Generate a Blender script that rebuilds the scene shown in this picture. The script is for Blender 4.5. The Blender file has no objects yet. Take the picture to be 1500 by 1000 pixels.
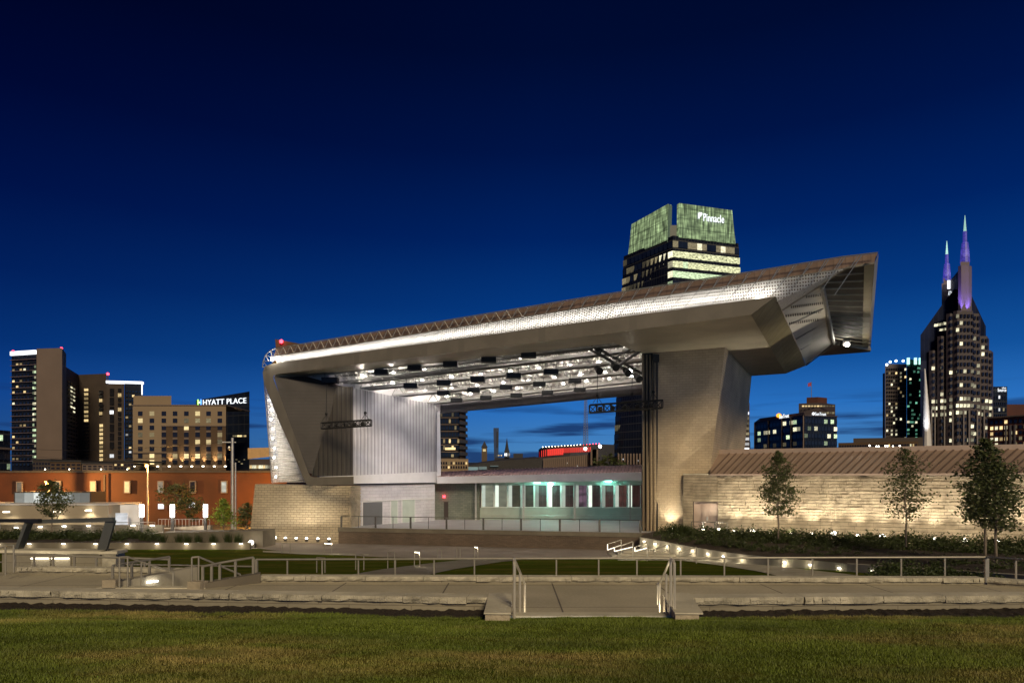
import bpy, math, random
import numpy as np
from mathutils import Vector, Matrix
random.seed(7); rng = np.random.default_rng(5)
sc = bpy.context.scene
C = sc.collection
F = 1000.0; HZ = 700.0
# ------------------------------------------------------------------ geometry of the view (camera stands at the origin, eye level z = 0)
def W(px, py, Y): return Vector(((px-750)/F*Y, Y, (HZ-py)/F*Y))
def WZ(px, py, z):
    Y = z*F/(HZ-py); return Vector(((px-750)/F*Y, Y, z))
def WL(px, py, P, d):                       # point on the vertical plane through P (2D) along d (2D)
    a = (px-750)/F                          # X=aY ; (X-Px)*dy=(Y-Py)*dx
    Y = (P[0]*d[1]-P[1]*d[0])/(a*d[1]-d[0]); return Vector((a*Y, Y, (HZ-py)/F*Y))
U = Vector((1, -.506)).normalized(); N = Vector((.506, 1)).normalized()
FP = Vector((-22.6, 62.0))
def WF(px, py, off=0): return WL(px, py, FP+N*off, U)
def zs(X): return 9.4+.0237*(X+23)
def WS(px, py, dz=0):                       # on the slightly tilted underside of the roof band
    a = (px-750)/F; b = (HZ-py)/F
    Y = (9.4+dz+.0237*23)/(b-.0237*a); return Vector((a*Y, Y, b*Y))
def T(Y): return -4.05 if Y < 24 else (-5.85 if Y > 49 else -4.05-1.8*(Y-24)/25)
def WT(px, py, dz=0):                       # on the falling lawn
    Y = 30.0
    for _ in range(40): Y = Y*.5+.5*min(90, (T(Y)+dz)*F/(HZ-py))
    return Vector(((px-750)/F*Y, Y, T(Y)+dz))
# ------------------------------------------------------------------ mesh helpers
ORG = {}
def org(p): return ORG.get(p.name, Vector((0, 0, 0))) if p else Vector((0, 0, 0))
class MB:
    def __init__(s): s.v = []; s.f = []; s.m = []; s.mi = 0
    def add(s, vs, fs):
        n = len(s.v); s.v += [Vector(v) for v in vs]; s.f += [tuple(n+i for i in f) for f in fs]; s.m += [s.mi]*len(fs); return s
    def quad(s, *p): return s.add(p, [tuple(range(len(p)))])
    def hexa(s, b, t):                      # bottom loop, top loop
        n = len(b); return s.add(list(b)+list(t), [tuple(range(n))[::-1], tuple(range(n, 2*n))]+[(i, (i+1) % n, n+(i+1) % n, n+i) for i in range(n)])
    def prism(s, poly, z0, z1): return s.hexa([(p[0], p[1], z0) for p in poly], [(p[0], p[1], z1) for p in poly])
    def ext(s, pts, vec): vec = Vector(vec); return s.hexa([Vector(p) for p in pts], [Vector(p)+vec for p in pts])
    def box(s, x0, x1, y0, y1, z0, z1): return s.prism([(x0, y0), (x1, y0), (x1, y1), (x0, y1)], z0, z1)
    def wall(s, P, Q, z0, z1, t=.3, off=0):  # straight wall from P to Q, thickness t behind the line (away from the camera side)
        P = Vector((P[0], P[1])); Q = Vector((Q[0], Q[1])); d = (Q-P).normalized(); n = Vector((-d.y, d.x))
        a = P+n*off; b = Q+n*off; return s.prism([a, b, b+n*t, a+n*t], z0, z1)
    def bar(s, p, q, w, h=None):
        p = Vector(p); q = Vector(q); h = h or w; d = (q-p)
        if d.length < 1e-6: return s
        d.normalize(); up = Vector((0, 0, 1)) if abs(d.z) < .95 else Vector((0, 1, 0))
        a = d.cross(up).normalized()*w/2; b = a.cross(d).normalized()*h/2
        return s.hexa([p-a-b, p+a-b, p+a+b, p-a+b], [q-a-b, q+a-b, q+a+b, q-a+b])
    def tube(s, p, q, r, r2=None, n=8):
        p = Vector(p); q = Vector(q); r2 = r if r2 is None else r2; d = (q-p)
        if d.length < 1e-6: return s
        d.normalize(); up = Vector((0, 0, 1)) if abs(d.z) < .95 else Vector((0, 1, 0))
        a = d.cross(up).normalized(); b = a.cross(d)
        c = [a*math.cos(2*math.pi*i/n)+b*math.sin(2*math.pi*i/n) for i in range(n)]
        return s.hexa([p+k*r for k in c], [q+k*r2 for k in c])
    def path(s, pts, r, n=8):
        for a, b in zip(pts, pts[1:]): s.tube(a, b, r, n=n)
        return s
    def ball(s, c, r, n=8, sz=1):
        c = Vector(c); vs = [c+Vector((0, 0, -r*sz))]; m = n//2
        for i in range(1, m):
            t = -math.pi/2+math.pi*i/m
            for k in range(n):
                vs.append(c+Vector((r*math.cos(t)*math.cos(2*math.pi*k/n), r*math.cos(t)*math.sin(2*math.pi*k/n), r*sz*math.sin(t))))
        vs.append(c+Vector((0, 0, r*sz))); fs = [(0, 1+(k+1) % n, 1+k) for k in range(n)]
        for i in range(m-2):
            for k in range(n): fs.append((1+i*n+k, 1+i*n+(k+1) % n, 1+(i+1)*n+(k+1) % n, 1+(i+1)*n+k))
        L = len(vs)-1; fs += [(L, 1+(m-2)*n+k, 1+(m-2)*n+(k+1) % n) for k in range(n)]
        return s.add(vs, fs)
    def build(s, name, mat, parent=None, o3=None):
        o3 = Vector(o3) if o3 is not None else org(parent)
        me = bpy.data.meshes.new(name); me.from_pydata([v-o3 for v in s.v], [], s.f)
        mats = mat if isinstance(mat, (list, tuple)) else [mat]
        for m in mats: me.materials.append(m)
        if len(mats) > 1: me.polygons.foreach_set('material_index', s.m)
        uv = me.uv_layers.new(name='uv'); k = 0; buf = np.empty(len(me.loops)*2)
        for f in s.f:                       # metric box projection in world metres
            vs = [s.v[i] for i in f]; nn = Vector((0, 0, 0))
            for i in range(1, len(vs)-1): nn += (vs[i]-vs[0]).cross(vs[i+1]-vs[0])
            if nn.length > 0: nn.normalize()
            if abs(nn.z) > .72: t = Vector((1, 0, 0)); b = Vector((0, 1, 0))
            else: t = Vector((-nn.y, nn.x, 0)).normalized(); b = Vector((0, 0, 1))
            for v in vs: buf[k] = v.dot(t); buf[k+1] = v.dot(b); k += 2
        uv.data.foreach_set('uv', buf)
        o = bpy.data.objects.new(name, me); C.objects.link(o); o.parent = parent
        if parent is None: o.location = o3
        ORG[o.name] = o3
        return o
def tag(o, label=None, cat=None, group=None, kind=None):
    if label: o['label'] = label
    if cat: o['category'] = cat
    if group: o['group'] = group
    if kind: o['kind'] = kind
    return o
def thing(name, loc, label, cat, group=None):
    o = bpy.data.objects.new(name, None); C.objects.link(o); o.location = loc; o.empty_display_size = .3
    ORG[o.name] = Vector(loc); return tag(o, label, cat, group)
def copy_thing(o, loc, rz=0, label=None):
    def rec(a, par):
        c = a.copy(); C.objects.link(c); c.parent = par
        for ch in a.children: rec(ch, c)
        return c
    c = rec(o, None); c.location = loc; c.rotation_euler = (0, 0, rz)
    if label: c['label'] = label
    return c
def lamp(kind, loc, energy, col, parent=None, name='lamp_light', size=.1, spot=None, blend=.6, to=None, sy=None):
    l = bpy.data.lights.new(name, kind); l.energy = energy; l.color = col
    if kind == 'AREA':
        l.size = size
        if sy: l.shape = 'RECTANGLE'; l.size_y = sy
    else: l.shadow_soft_size = min(size, .06)
    if kind == 'SPOT': l.spot_size = math.radians(spot or 90); l.spot_blend = blend
    o = bpy.data.objects.new(name, l); C.objects.link(o)
    if to is not None: o.rotation_euler = (Vector(to)-Vector(loc)).to_track_quat('-Z', 'Y').to_euler()
    o.location = Vector(loc)-(org(parent) if parent else Vector((0, 0, 0))); o.parent = parent
    return o
ORD = 'first second third fourth fifth sixth seventh eighth ninth tenth eleventh twelfth thirteenth fourteenth fifteenth sixteenth'.split()
# ------------------------------------------------------------------ materials
def srgb(r, g, b):
    f = lambda c: (c/255/12.92 if c/255 <= .04045 else ((c/255+.055)/1.055)**2.4)
    return (f(r), f(g), f(b), 1)
def newmat(name):
    m = bpy.data.materials.new(name); m.use_nodes = True; nt = m.node_tree
    return m, nt, nt.nodes['Principled BSDF'], nt.nodes['Material Output']
def ramp(nt, fac, c0, c1, p0=.3, p1=.7):
    r = nt.nodes.new('ShaderNodeValToRGB'); e = r.color_ramp.elements
    e[0].position = p0; e[0].color = c0; e[1].position = p1; e[1].color = c1
    nt.links.new(fac, r.inputs[0]); return r.outputs[0]
def noise(nt, scale, detail=4, coord='Object', vec=None, stretch=None):
    n = nt.nodes.new('ShaderNodeTexNoise'); n.inputs['Scale'].default_value = scale; n.inputs['Detail'].default_value = detail
    if vec is None:
        tc = nt.nodes.new('ShaderNodeTexCoord'); vec = tc.outputs[coord]
    if stretch:
        mp = nt.nodes.new('ShaderNodeMapping'); mp.inputs['Scale'].default_value = stretch; nt.links.new(vec, mp.inputs[0]); vec = mp.outputs[0]
    nt.links.new(vec, n.inputs['Vector']); return n.outputs['Fac']
def mul(c, k): return (c[0]*k, c[1]*k, c[2]*k, 1)
def mathn(nt, op, a, b=None):
    n = nt.nodes.new('ShaderNodeMath'); n.operation = op
    for i, x in enumerate((a, b)):
        if x is None: continue
        if hasattr(x, 'links'): nt.links.new(x, n.inputs[i])
        else: n.inputs[i].default_value = x
    return n.outputs[0]
def mixc(nt, fac, a, b, mode='MIX'):
    n = nt.nodes.new('ShaderNodeMix'); n.data_type = 'RGBA'; n.blend_type = mode
    for s, x in ((n.inputs[0], fac), (n.inputs[6], a), (n.inputs[7], b)):
        if hasattr(x, 'links'): nt.links.new(x, s)
        else: s.default_value = x
    return n.outputs[2]
def bump(nt, bs, h, strength=.5, dist=.05):
    b = nt.nodes.new('ShaderNodeBump'); b.inputs['Strength'].default_value = strength; b.inputs['Distance'].default_value = dist
    nt.links.new(h, b.inputs['Height']); nt.links.new(b.outputs[0], bs.inputs['Normal'])
def plain(name, col, rough=.6, metal=0, var=.25, scale=1.2, bmp=0):
    m, nt, bs, out = newmat(name)
    f = noise(nt, scale, 5); nt.links.new(ramp(nt, f, mul(col, 1-var), mul(col, 1+var)), bs.inputs['Base Color'])
    bs.inputs['Roughness'].default_value = rough; bs.inputs['Metallic'].default_value = metal
    if bmp: bump(nt, bs, noise(nt, scale*9, 6), bmp, .03)
    return m
def ribbed(name, col, period=.3, axis=0, rough=.45, metal=.6, depth=.04, dark=.75, dirty=.15):
    m, nt, bs, out = newmat(name)
    uv = nt.nodes.new('ShaderNodeUVMap'); sp = nt.nodes.new('ShaderNodeSeparateXYZ'); nt.links.new(uv.outputs[0], sp.inputs[0])
    fr = mathn(nt, 'FRACT', mathn(nt, 'DIVIDE', sp.outputs[axis], period))
    tri = mathn(nt, 'ABSOLUTE', mathn(nt, 'SUBTRACT', fr, .5))      # 0 centre .5 seam
    seam = mathn(nt, 'GREATER_THAN', tri, .42)
    n2 = ramp(nt, noise(nt, .6, 4), mul(col, 1-dirty), mul(col, 1+dirty))
    nt.links.new(mixc(nt, seam, n2, mul(col, dark)), bs.inputs['Base Color'])
    bs.inputs['Roughness'].default_value = rough; bs.inputs['Metallic'].default_value = metal
    bump(nt, bs, mathn(nt, 'MINIMUM', tri, .42), .8, depth); return m
def brick(name, c1, c2, mortar, bw=.6, rh=.3, bmp=.8, rough=.85, msz=.012, nz=6):
    m, nt, bs, out = newmat(name)
    uv = nt.nodes.new('ShaderNodeUVMap'); b = nt.nodes.new('ShaderNodeTexBrick'); nt.links.new(uv.outputs[0], b.inputs[0])
    b.inputs['Scale'].default_value = 1; b.inputs['Brick Width'].default_value = bw; b.inputs['Row Height'].default_value = rh
    b.inputs['Mortar Size'].default_value = msz; b.inputs['Color1'].default_value = c1; b.inputs['Color2'].default_value = c2; b.inputs['Mortar'].default_value = mortar
    n1 = noise(nt, .35, 5); c = mixc(nt, 1.0, b.outputs[0], ramp(nt, n1, (.75, .75, .75, 1), (1.15, 1.13, 1.1, 1)), 'MULTIPLY')
    nt.links.new(c, bs.inputs['Base Color']); bs.inputs['Roughness'].default_value = rough
    h = mathn(nt, 'SUBTRACT', mathn(nt, 'MULTIPLY', noise(nt, nz, 6), 1.4), b.outputs['Fac']); bump(nt, bs, h, bmp, .05); return m
def emit(name, col, s, var=0):
    m, nt, bs, out = newmat(name)
    bs.inputs['Base Color'].default_value = (.03, .03, .03, 1); bs.inputs['Emission Color'].default_value = col
    bs.inputs['Emission Strength'].default_value = s
    if var:
        oi = nt.nodes.new('ShaderNodeObjectInfo'); n = noise(nt, .9, 3, stretch=(1, 1, 2.2))
        k = mathn(nt, 'MULTIPLY', mathn(nt, 'ADD', mathn(nt, 'MULTIPLY', mathn(nt, 'POWER', oi.outputs['Random'], 1.5), 1.2), .15), mathn(nt, 'ADD', mathn(nt, 'MULTIPLY', mathn(nt, 'SUBTRACT', n, .45), 3*var), .8))
        nt.links.new(mathn(nt, 'MULTIPLY', mathn(nt, 'MAXIMUM', k, .06), s), bs.inputs['Emission Strength'])
    return m
def perf(name, col, period=.16, hole=.34, rough=.5):
    m, nt, bs, out = newmat(name)
    uv = nt.nodes.new('ShaderNodeUVMap'); v = nt.nodes.new('ShaderNodeTexVoronoi'); v.voronoi_dimensions = '2D'
    v.inputs['Scale'].default_value = 1/period; v.inputs['Randomness'].default_value = .12; nt.links.new(uv.outputs[0], v.inputs['Vector'])
    a = mathn(nt, 'GREATER_THAN', v.outputs['Distance'], hole); nt.links.new(a, bs.inputs['Alpha'])
    nt.links.new(ramp(nt, noise(nt, 2.5, 5), mul(col, .8), mul(col, 1.05)), bs.inputs['Base Color']); bs.inputs['Roughness'].default_value = rough
    return m
def glassgrid(name, col, gx=1.5, gz=3.5, line=(.12, .12, .13, 1), rough=.12, lw=.04, spec=.6):
    m, nt, bs, out = newmat(name)
    uv = nt.nodes.new('ShaderNodeUVMap'); sp = nt.nodes.new('ShaderNodeSeparateXYZ'); nt.links.new(uv.outputs[0], sp.inputs[0])
    fx = mathn(nt, 'LESS_THAN', mathn(nt, 'FRACT', mathn(nt, 'DIVIDE', sp.outputs[0], gx)), lw*1.6)
    fz = mathn(nt, 'LESS_THAN', mathn(nt, 'FRACT', mathn(nt, 'DIVIDE', sp.outputs[1], gz)), lw*2.4)
    k = mathn(nt, 'MAXIMUM', fx, fz)
    c0 = ramp(nt, noise(nt, .12, 5), mul(col, .5), mul(col, 1.5))
    nt.links.new(mixc(nt, k, c0, line), bs.inputs['Base Color'])
    nt.links.new(mathn(nt, 'ADD', mathn(nt, 'MULTIPLY', k, .4), rough), bs.inputs['Roughness']); bs.inputs['Specular IOR Level'].default_value = spec
    return m
M = {}
M['stone'] = brick('limestone_blocks', (.37, .31, .22, 1), (.31, .26, .185, 1), (.15, .125, .09, 1), .58, .22, 1.0, msz=.016)
M['joint'] = plain('dark_mortar', (.07, .06, .045, 1), .95)  # dark mortar in the gaps between the facing stones
M['pillar'] = brick('pillar_stone', (.52, .42, .29, 1), (.47, .375, .26, 1), (.33, .27, .19, 1), .5, .2, .6)
M['rock'] = plain('split_face_stone', (.36, .31, .235, 1), .9, 0, .35, 1.6, 1.0)
M['cap'] = plain('coping_stone', (.54, .50, .39, 1), .85, 0, .22, 1.3, .5)
M['capface'] = plain('rough_coping_face', (.42, .39, .31, 1), .95, 0, .35, 3.5, 1.0)
M['conc'] = plain('cast_concrete', (.30, .275, .22, 1), .85, 0, .2, .8, .25)
M['conc_dark'] = plain('dark_concrete', (.13, .112, .085, 1), .85, 0, .2, .8, .25)  # darker copy of the cast concrete
M['stagebrick'] = brick('stage_front_brick', (.125, .09, .065, 1), (.09, .065, .048, 1), (.07, .055, .045, 1), .4, .1, .4)
M['band'] = ribbed('roof_band_metal', (.205, .18, .135, 1), 3.4, 0, .5, .25, .006, .92, .14)
M['band2'] = ribbed('soffit_metal', (.56, .51, .41, 1), .45, 1, .4, .35, .012, .85, .12)
M['sideband'] = ribbed('end_band_metal', (.34, .29, .17, 1), .8, 0, .4, .4, .02, .85)
M['white'] = plain('white_metal', (.62, .6, .6, 1), .5, .1, .06)
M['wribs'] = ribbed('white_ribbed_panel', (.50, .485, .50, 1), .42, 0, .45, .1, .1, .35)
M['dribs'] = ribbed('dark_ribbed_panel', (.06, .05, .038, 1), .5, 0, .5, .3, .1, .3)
M['hribs'] = ribbed('grey_lap_panel', (.06, .054, .052, 1), .3, 1, .75, 0, .012, .85)
M['brown'] = ribbed('brown_roof_edge', (.17, .115, .09, 1), .45, 0, .6, .1, .02, .8)
M['seam'] = plain('brown_roof_metal', (.33, .24, .19, 1), .55, .2, .1, .5)
M['seamrib'] = plain('standing_rib', (.16, .11, .085, 1), .6, .2, .1)
M['mesh'] = perf('perforated_white_metal', (.86, .84, .8, 1), .16, .27)
M['panel2'] = plain('underside_panel', (.55, .52, .48, 1), .75, 0, .08)
M['louvre'] = plain('louvre_metal', (.34, .30, .23, 1), .5, .1, .1)
M['steelc'] = plain('grey_truss_steel', (.42, .41, .39, 1), .5, .2, .12, 3)
M['walkway_grey'] = plain('catwalk_grating', (.10, .098, .095, 1), .6, .2, .12, 3)
M['louvred'] = plain('dark_louvre_metal', (.03, .026, .022, 1), .8, 0, .1)  # near-black sheet behind the louvres
M['deck'] = ribbed('ceiling_deck', (.74, .72, .68, 1), .9, 0, .6, 0, .08, .6)
M['steel'] = plain('galvanised_steel', (.42, .41, .39, 1), .42, .7, .12, 3)
M['dsteel'] = plain('dark_steel', (.10, .095, .09, 1), .45, .6, .15, 3)
M['railsteel'] = plain('stainless_rail', (.30, .28, .24, 1), .5, .5, .1, 4)
M['brightrail'] = plain('polished_rail_steel', (.72, .67, .57, 1), .38, .55, .08, 4)
M['black'] = plain('black_paint', (.015, .015, .016, 1), .5, .1, .1)
M['beam'] = plain('dark_back_beam', (.05, .045, .05, 1), .6, .1, .1)
M['floor'] = plain('stage_deck', (.28, .27, .28, 1), .5, 0, .1, .5)
M['asphalt'] = plain('plaza_paving', (.19, .16, .14, 1), .8, 0, .18, .5, .2)
M['mulch'] = plain('bark_mulch', (.04, .027, .018, 1), .95, 0, .85, 26, 1.0)
M['bark'] = plain('bark', (.16, .13, .1, 1), .9, 0, .3, 4, .5)
M['pinkdoor'] = plain('pale_door_paint', (.55, .43, .36, 1), .5, 0, .06)
M['orange'] = plain('orange_stucco', (.058, .016, .0045, 1), .8, 0, .35, .25)
M['greenwall'] = brick('green_grey_stone', (.20, .22, .18, 1), (.16, .18, .15, 1), (.1, .11, .1, 1), .5, .2, .5)
M['teal'] = plain('pale_green_panel', (.40, .45, .40, 1), .6, 0, .08)
M['grey'] = plain('grey_door_paint', (.12, .12, .125, 1), .5, 0, .05)
M['lit'] = emit('lit_lens', (1, .93, .78, 1), 9)
M['litdim'] = emit('lit_lens_soft', (1, .88, .65, 1), 8)
M['litw'] = emit('white_tube_light', (1, .95, .88, 1), 14)
M['sod'] = emit('sodium_lens', (1, .45, .08, 1), 22)
M['red'] = emit('red_beacon_lens', (1, .03, .05, 1), 9)
M['teall'] = emit('teal_lens', (.25, 1, .8, 1), 10)
M['wwarm'] = emit('warm_lit_window', (1, .72, .33, 1), 1.0, .8)
M['wpale'] = emit('pale_lit_window', (1, .93, .62, 1), 1.0, .8)
M['wgreen'] = emit('greenish_lit_window', (.78, 1, .6, 1), .75, .9)
M['wwhite'] = emit('white_lit_window', (.95, .97, 1, 1), 1.6, .5)
M['wdark'] = plain('dark_window_glass', (.014, .014, .018, 1), .12, 0, .3, .3)
M['wblue'] = plain('blue_window_glass', (.012, .018, .035, 1), .08, 0, .3, .3)
M['sign'] = emit('white_sign_face', (.9, .95, 1, 1), 1.3)
M['signg'] = emit('lime_sign_face', (.35, 1, .15, 1), 2.2)
M['signb'] = emit('blue_sign_face', (.1, .3, 1, 1), 2.2)
M['signo'] = emit('orange_sign_face', (1, .28, .02, 1), 2.4)
M['redwall'] = emit('red_wash_glow', (1, .012, .01, 1), .75)  # red light on the wall sections is put in as emission
M['purple'] = plain('mauve_stone', (.13, .10, .12, 1), .7, 0, .1, .1)
M['btan'] = plain('beige_stucco', (.24, .175, .11, 1), .85, 0, .06, .1)
M['bbrown'] = plain('brown_stucco', (.085, .05, .026, 1), .85, 0, .1, .1)
M['bslab'] = plain('pale_precast', (.15, .11, .088, 1), .85, 0, .08, .1)
M['bdark'] = plain('dark_masonry', (.05, .036, .03, 1), .8, 0, .2, .1)
M['bred'] = plain('red_masonry', (.07, .022, .016, 1), .85, 0, .15, .2)
M['bmauve'] = plain('rose_granite', (.048, .034, .036, 1), .6, 0, .15, .1)
M['bglass'] = glassgrid('dark_curtain_wall', (.010, .012, .018, 1), 1.6, 3.6, (.05, .05, .05, 1), .2, spec=.25)
M['bglass2'] = glassgrid('blue_curtain_wall', (.007, .010, .02, 1), 3, 3.8, (.02, .022, .028, 1), .45, spec=.12)
M['cityroof'] = plain('dark_roofing', (.03, .028, .03, 1), .8, 0, .2)
M['skyline'] = plain('distant_masonry', (.03, .03, .038, 1), .8, 0, .2, .02)
M['distglass'] = plain('distant_blue_glass', (.03, .055, .12, 1), .3, 0, .3, .02)
M['hill'] = plain('distant_hill', (.012, .02, .05, 1), 1, 0, .2, .01)
def leafmat(name, a, b):
    m, nt, bs, out = newmat(name)
    nt.links.new(ramp(nt, noise(nt, 3.0, 3), a, b), bs.inputs['Base Color']); bs.inputs['Roughness'].default_value = .55
    tr = nt.nodes.new('ShaderNodeBsdfTranslucent'); tr.inputs[0].default_value = mul(b, 1.2)
    mx = nt.nodes.new('ShaderNodeMixShader'); mx.inputs[0].default_value = .25
    nt.links.new(bs.outputs[0], mx.inputs[1]); nt.links.new(tr.outputs[0], mx.inputs[2]); nt.links.new(mx.outputs[0], out.inputs[0]); return m
M['leaf'] = leafmat('dark_leaves', (.034, .05, .016, 1), (.105, .12, .04, 1))
M['leafb'] = leafmat('bright_leaves', (.10, .17, .02, 1), (.22, .30, .04, 1))
M['shrub'] = leafmat('shrub_leaves', (.02, .034, .01, 1), (.065, .085, .022, 1))
# concrete walk with joints
m, nt, bs, out = newmat('walk_concrete')
uv = nt.nodes.new('ShaderNodeUVMap'); b = nt.nodes.new('ShaderNodeTexBrick'); b.offset = 0; b.inputs['Scale'].default_value = 1; b.inputs['Brick Width'].default_value = 3.1; b.inputs['Row Height'].default_value = 3.4
b.inputs['Mortar Size'].default_value = .022; b.inputs['Color1'].default_value = (.50, .445, .335, 1); b.inputs['Color2'].default_value = (.455, .41, .305, 1); b.inputs['Mortar'].default_value = (.14, .12, .1, 1)
mp = nt.nodes.new('ShaderNodeMapping'); mp.inputs['Location'].default_value = (1.9, .3, 0); nt.links.new(uv.outputs[0], mp.inputs[0]); nt.links.new(mp.outputs[0], b.inputs[0])
c = mixc(nt, 1.0, b.outputs[0], ramp(nt, noise(nt, .45, 7), (.78, .77, .75, 1), (1.12, 1.12, 1.1, 1)), 'MULTIPLY')
c = mixc(nt, 1.0, c, ramp(nt, noise(nt, 14, 5), (.88, .88, .88, 1), (1.08, 1.08, 1.08, 1)), 'MULTIPLY')
nt.links.new(c, bs.inputs['Base Color']); bs.inputs['Roughness'].default_value = .75; bump(nt, bs, noise(nt, 60, 3), .15, .01); M['walk'] = m
def grassmat(name, stripes=False):
    m, nt, bs, out = newmat(name)
    tc = nt.nodes.new('ShaderNodeTexCoord')
    big = noise(nt, .33, 5, stretch=(.55, 1.3, 1)); c = ramp(nt, big, (.07, .088, .012, 1), (.15, .115, .04, 1), .42, .66)  # broad straw patches, partly standing in for uneven light
    c = mixc(nt, ramp(nt, noise(nt, 2.2, 6, stretch=(.6, 1.2, 1)), (0, 0, 0, 1), (1, 1, 1, 1), .45, .7), c, (.06, .085, .012, 1))
    c = mixc(nt, 1.0, c, ramp(nt, noise(nt, 34, 4), (.55, .55, .5, 1), (1.4, 1.4, 1.3, 1)), 'MULTIPLY')
    if stripes:
        sp = nt.nodes.new('ShaderNodeSeparateXYZ'); nt.links.new(tc.outputs['Object'], sp.inputs[0])
        s = mathn(nt, 'SINE', mathn(nt, 'MULTIPLY', mathn(nt, 'ADD', sp.outputs[1], mathn(nt, 'MULTIPLY', sp.outputs[0], .1)), 2.6))
        c = mixc(nt, mathn(nt, 'ADD', mathn(nt, 'MULTIPLY', s, .25), .3), mixc(nt, 1.0, c, (.85, .88, .7, 1), 'MULTIPLY'), (.038, .055, .014, 1))
    nt.links.new(c, bs.inputs['Base Color']); bs.inputs['Roughness'].default_value = .8; bs.inputs['Specular IOR Level'].default_value = 0
    bump(nt, bs, noise(nt, 25, 6), .6, .04); return m
M['grass'] = grassmat('lawn_grass'); M['grass2'] = grassmat('mown_lawn', True)
# crown glass of the office tower, lit from inside
m, nt, bs, out = newmat('lit_crown_glass')
uv = nt.nodes.new('ShaderNodeUVMap'); sp = nt.nodes.new('ShaderNodeSeparateXYZ'); nt.links.new(uv.outputs[0], sp.inputs[0])
st = noise(nt, 1.0, 6, vec=uv.outputs[0], stretch=(1.1, .12, 1)); f2 = noise(nt, .5, 3, vec=uv.outputs[0], stretch=(.4, 1.3, 1))
gx = mathn(nt, 'LESS_THAN', mathn(nt, 'FRACT', mathn(nt, 'DIVIDE', sp.outputs[0], 1.45)), .09); gz = mathn(nt, 'LESS_THAN', mathn(nt, 'FRACT', mathn(nt, 'DIVIDE', sp.outputs[1], 4.4)), .05)
g = mathn(nt, 'SUBTRACT', 1, mathn(nt, 'MULTIPLY', mathn(nt, 'MAXIMUM', gx, gz), .75))
s = mathn(nt, 'MULTIPLY', mathn(nt, 'MULTIPLY', mathn(nt, 'POWER', mathn(nt, 'ADD', st, mathn(nt, 'MULTIPLY', f2, .45)), 4.2), 1.05), g)
bs.inputs['Base Color'].default_value = (.03, .05, .04, 1); bs.inputs['Emission Color'].default_value = (.58, .78, .38, 1); nt.links.new(s, bs.inputs['Emission Strength']); bs.inputs['Roughness'].default_value = .2
M['crown'] = m
# ------------------------------------------------------------------ world: deep dusk sky
w = bpy.data.worlds.new('World'); sc.world = w; w.use_nodes = True; nt = w.node_tree; bg = nt.nodes['Background']
tc = nt.nodes.new('ShaderNodeTexCoord'); sp = nt.nodes.new('ShaderNodeSeparateXYZ'); nt.links.new(tc.outputs['Generated'], sp.inputs[0])
r = nt.nodes.new('ShaderNodeValToRGB'); els = r.color_ramp.elements
stops = [(0.0, (74, 118, 160)), (.04, (66, 122, 176)), (.10, (38, 104, 178)), (.16, (16, 76, 146)), (.24, (4, 52, 118)), (.33, (0, 32, 92)), (.43, (0, 18, 66)), (.53, (0, 10, 46)), (.7, (0, 5, 30))]
els[0].position = stops[0][0]; els[0].color = srgb(*stops[0][1]); els[1].position = stops[-1][0]; els[1].color = srgb(*stops[-1][1])
for p, c in stops[1:-1]: e = els.new(p); e.color = srgb(*c)
nt.links.new(sp.outputs[2], r.inputs[0])
hx = mathn(nt, 'DIVIDE', sp.outputs[0], mathn(nt, 'SQRT', mathn(nt, 'ADD', mathn(nt, 'ADD', mathn(nt, 'MULTIPLY', sp.outputs[0], sp.outputs[0]), mathn(nt, 'MULTIPLY', sp.outputs[1], sp.outputs[1])), 1e-5)))
az = ramp(nt, mathn(nt, 'ADD', mathn(nt, 'MULTIPLY', hx, .5), .5), (.22, .32, .48, 1), (1, 1, 1, 1), .18, .52)
col = mixc(nt, 1.0, r.outputs[0], az, 'MULTIPLY')
cn = noise(nt, 3.2, 7, vec=tc.outputs['Generated'], stretch=(1, 1, 17))
cm = mathn(nt, 'MULTIPLY', ramp(nt, cn, (0, 0, 0, 1), (1, 1, 1, 1), .52, .62), ramp(nt, mathn(nt, 'ABSOLUTE', mathn(nt, 'SUBTRACT', sp.outputs[2], .045)), (1, 1, 1, 1), (0, 0, 0, 1), .035, .075))
col = mixc(nt, mathn(nt, 'MULTIPLY', cm, .85), col, srgb(18, 40, 86)); nt.links.new(col, bg.inputs[0]); bg.inputs[1].default_value = 1.0
# one weak warm directional glow standing for the park floodlights behind the camera
sl = bpy.data.lights.new('sun', 'SUN'); sl.energy = 2.2; sl.angle = math.radians(14); sl.color = (1, .80, .50)
so = bpy.data.objects.new('sun', sl); C.objects.link(so); so.rotation_euler = Vector((-.22, .85, -.44)).to_track_quat('-Z', 'Y').to_euler()
cam = bpy.data.cameras.new('camera'); co = bpy.data.objects.new('camera', cam); C.objects.link(co); sc.camera = co
co.location = (0, 0, 0); co.rotation_euler = (math.radians(90), 0, 0); cam.sensor_width = 36; cam.lens = 24; cam.shift_y = 200/1500; cam.clip_end = 8000; cam.clip_start = .1
sc.view_settings.view_transform = 'Standard'; sc.view_settings.look = 'None'; sc.view_settings.exposure = .2; sc.view_settings.gamma = 1
sc.cycles.use_denoising = True; sc.cycles.max_bounces = 5; sc.cycles.diffuse_bounces = 3; sc.cycles.transparent_max_bounces = 8; sc.cycles.sample_clamp_indirect = 4
M['bwallp'] = plain('beige_low_wall', (.30, .25, .18, 1), .85, 0, .08, .2)
M['gpanel'] = emit('frosted_panel_glow', (.8, .84, .78, 1), .85, .15)
M['wwarm2'] = emit('warm_blind_window', (1, .78, .38, 1), 1.1, .25)
M['wglimpse'] = emit('room_glimpse_window', (.8, .85, .75, 1), .35, 1.0)
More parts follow.
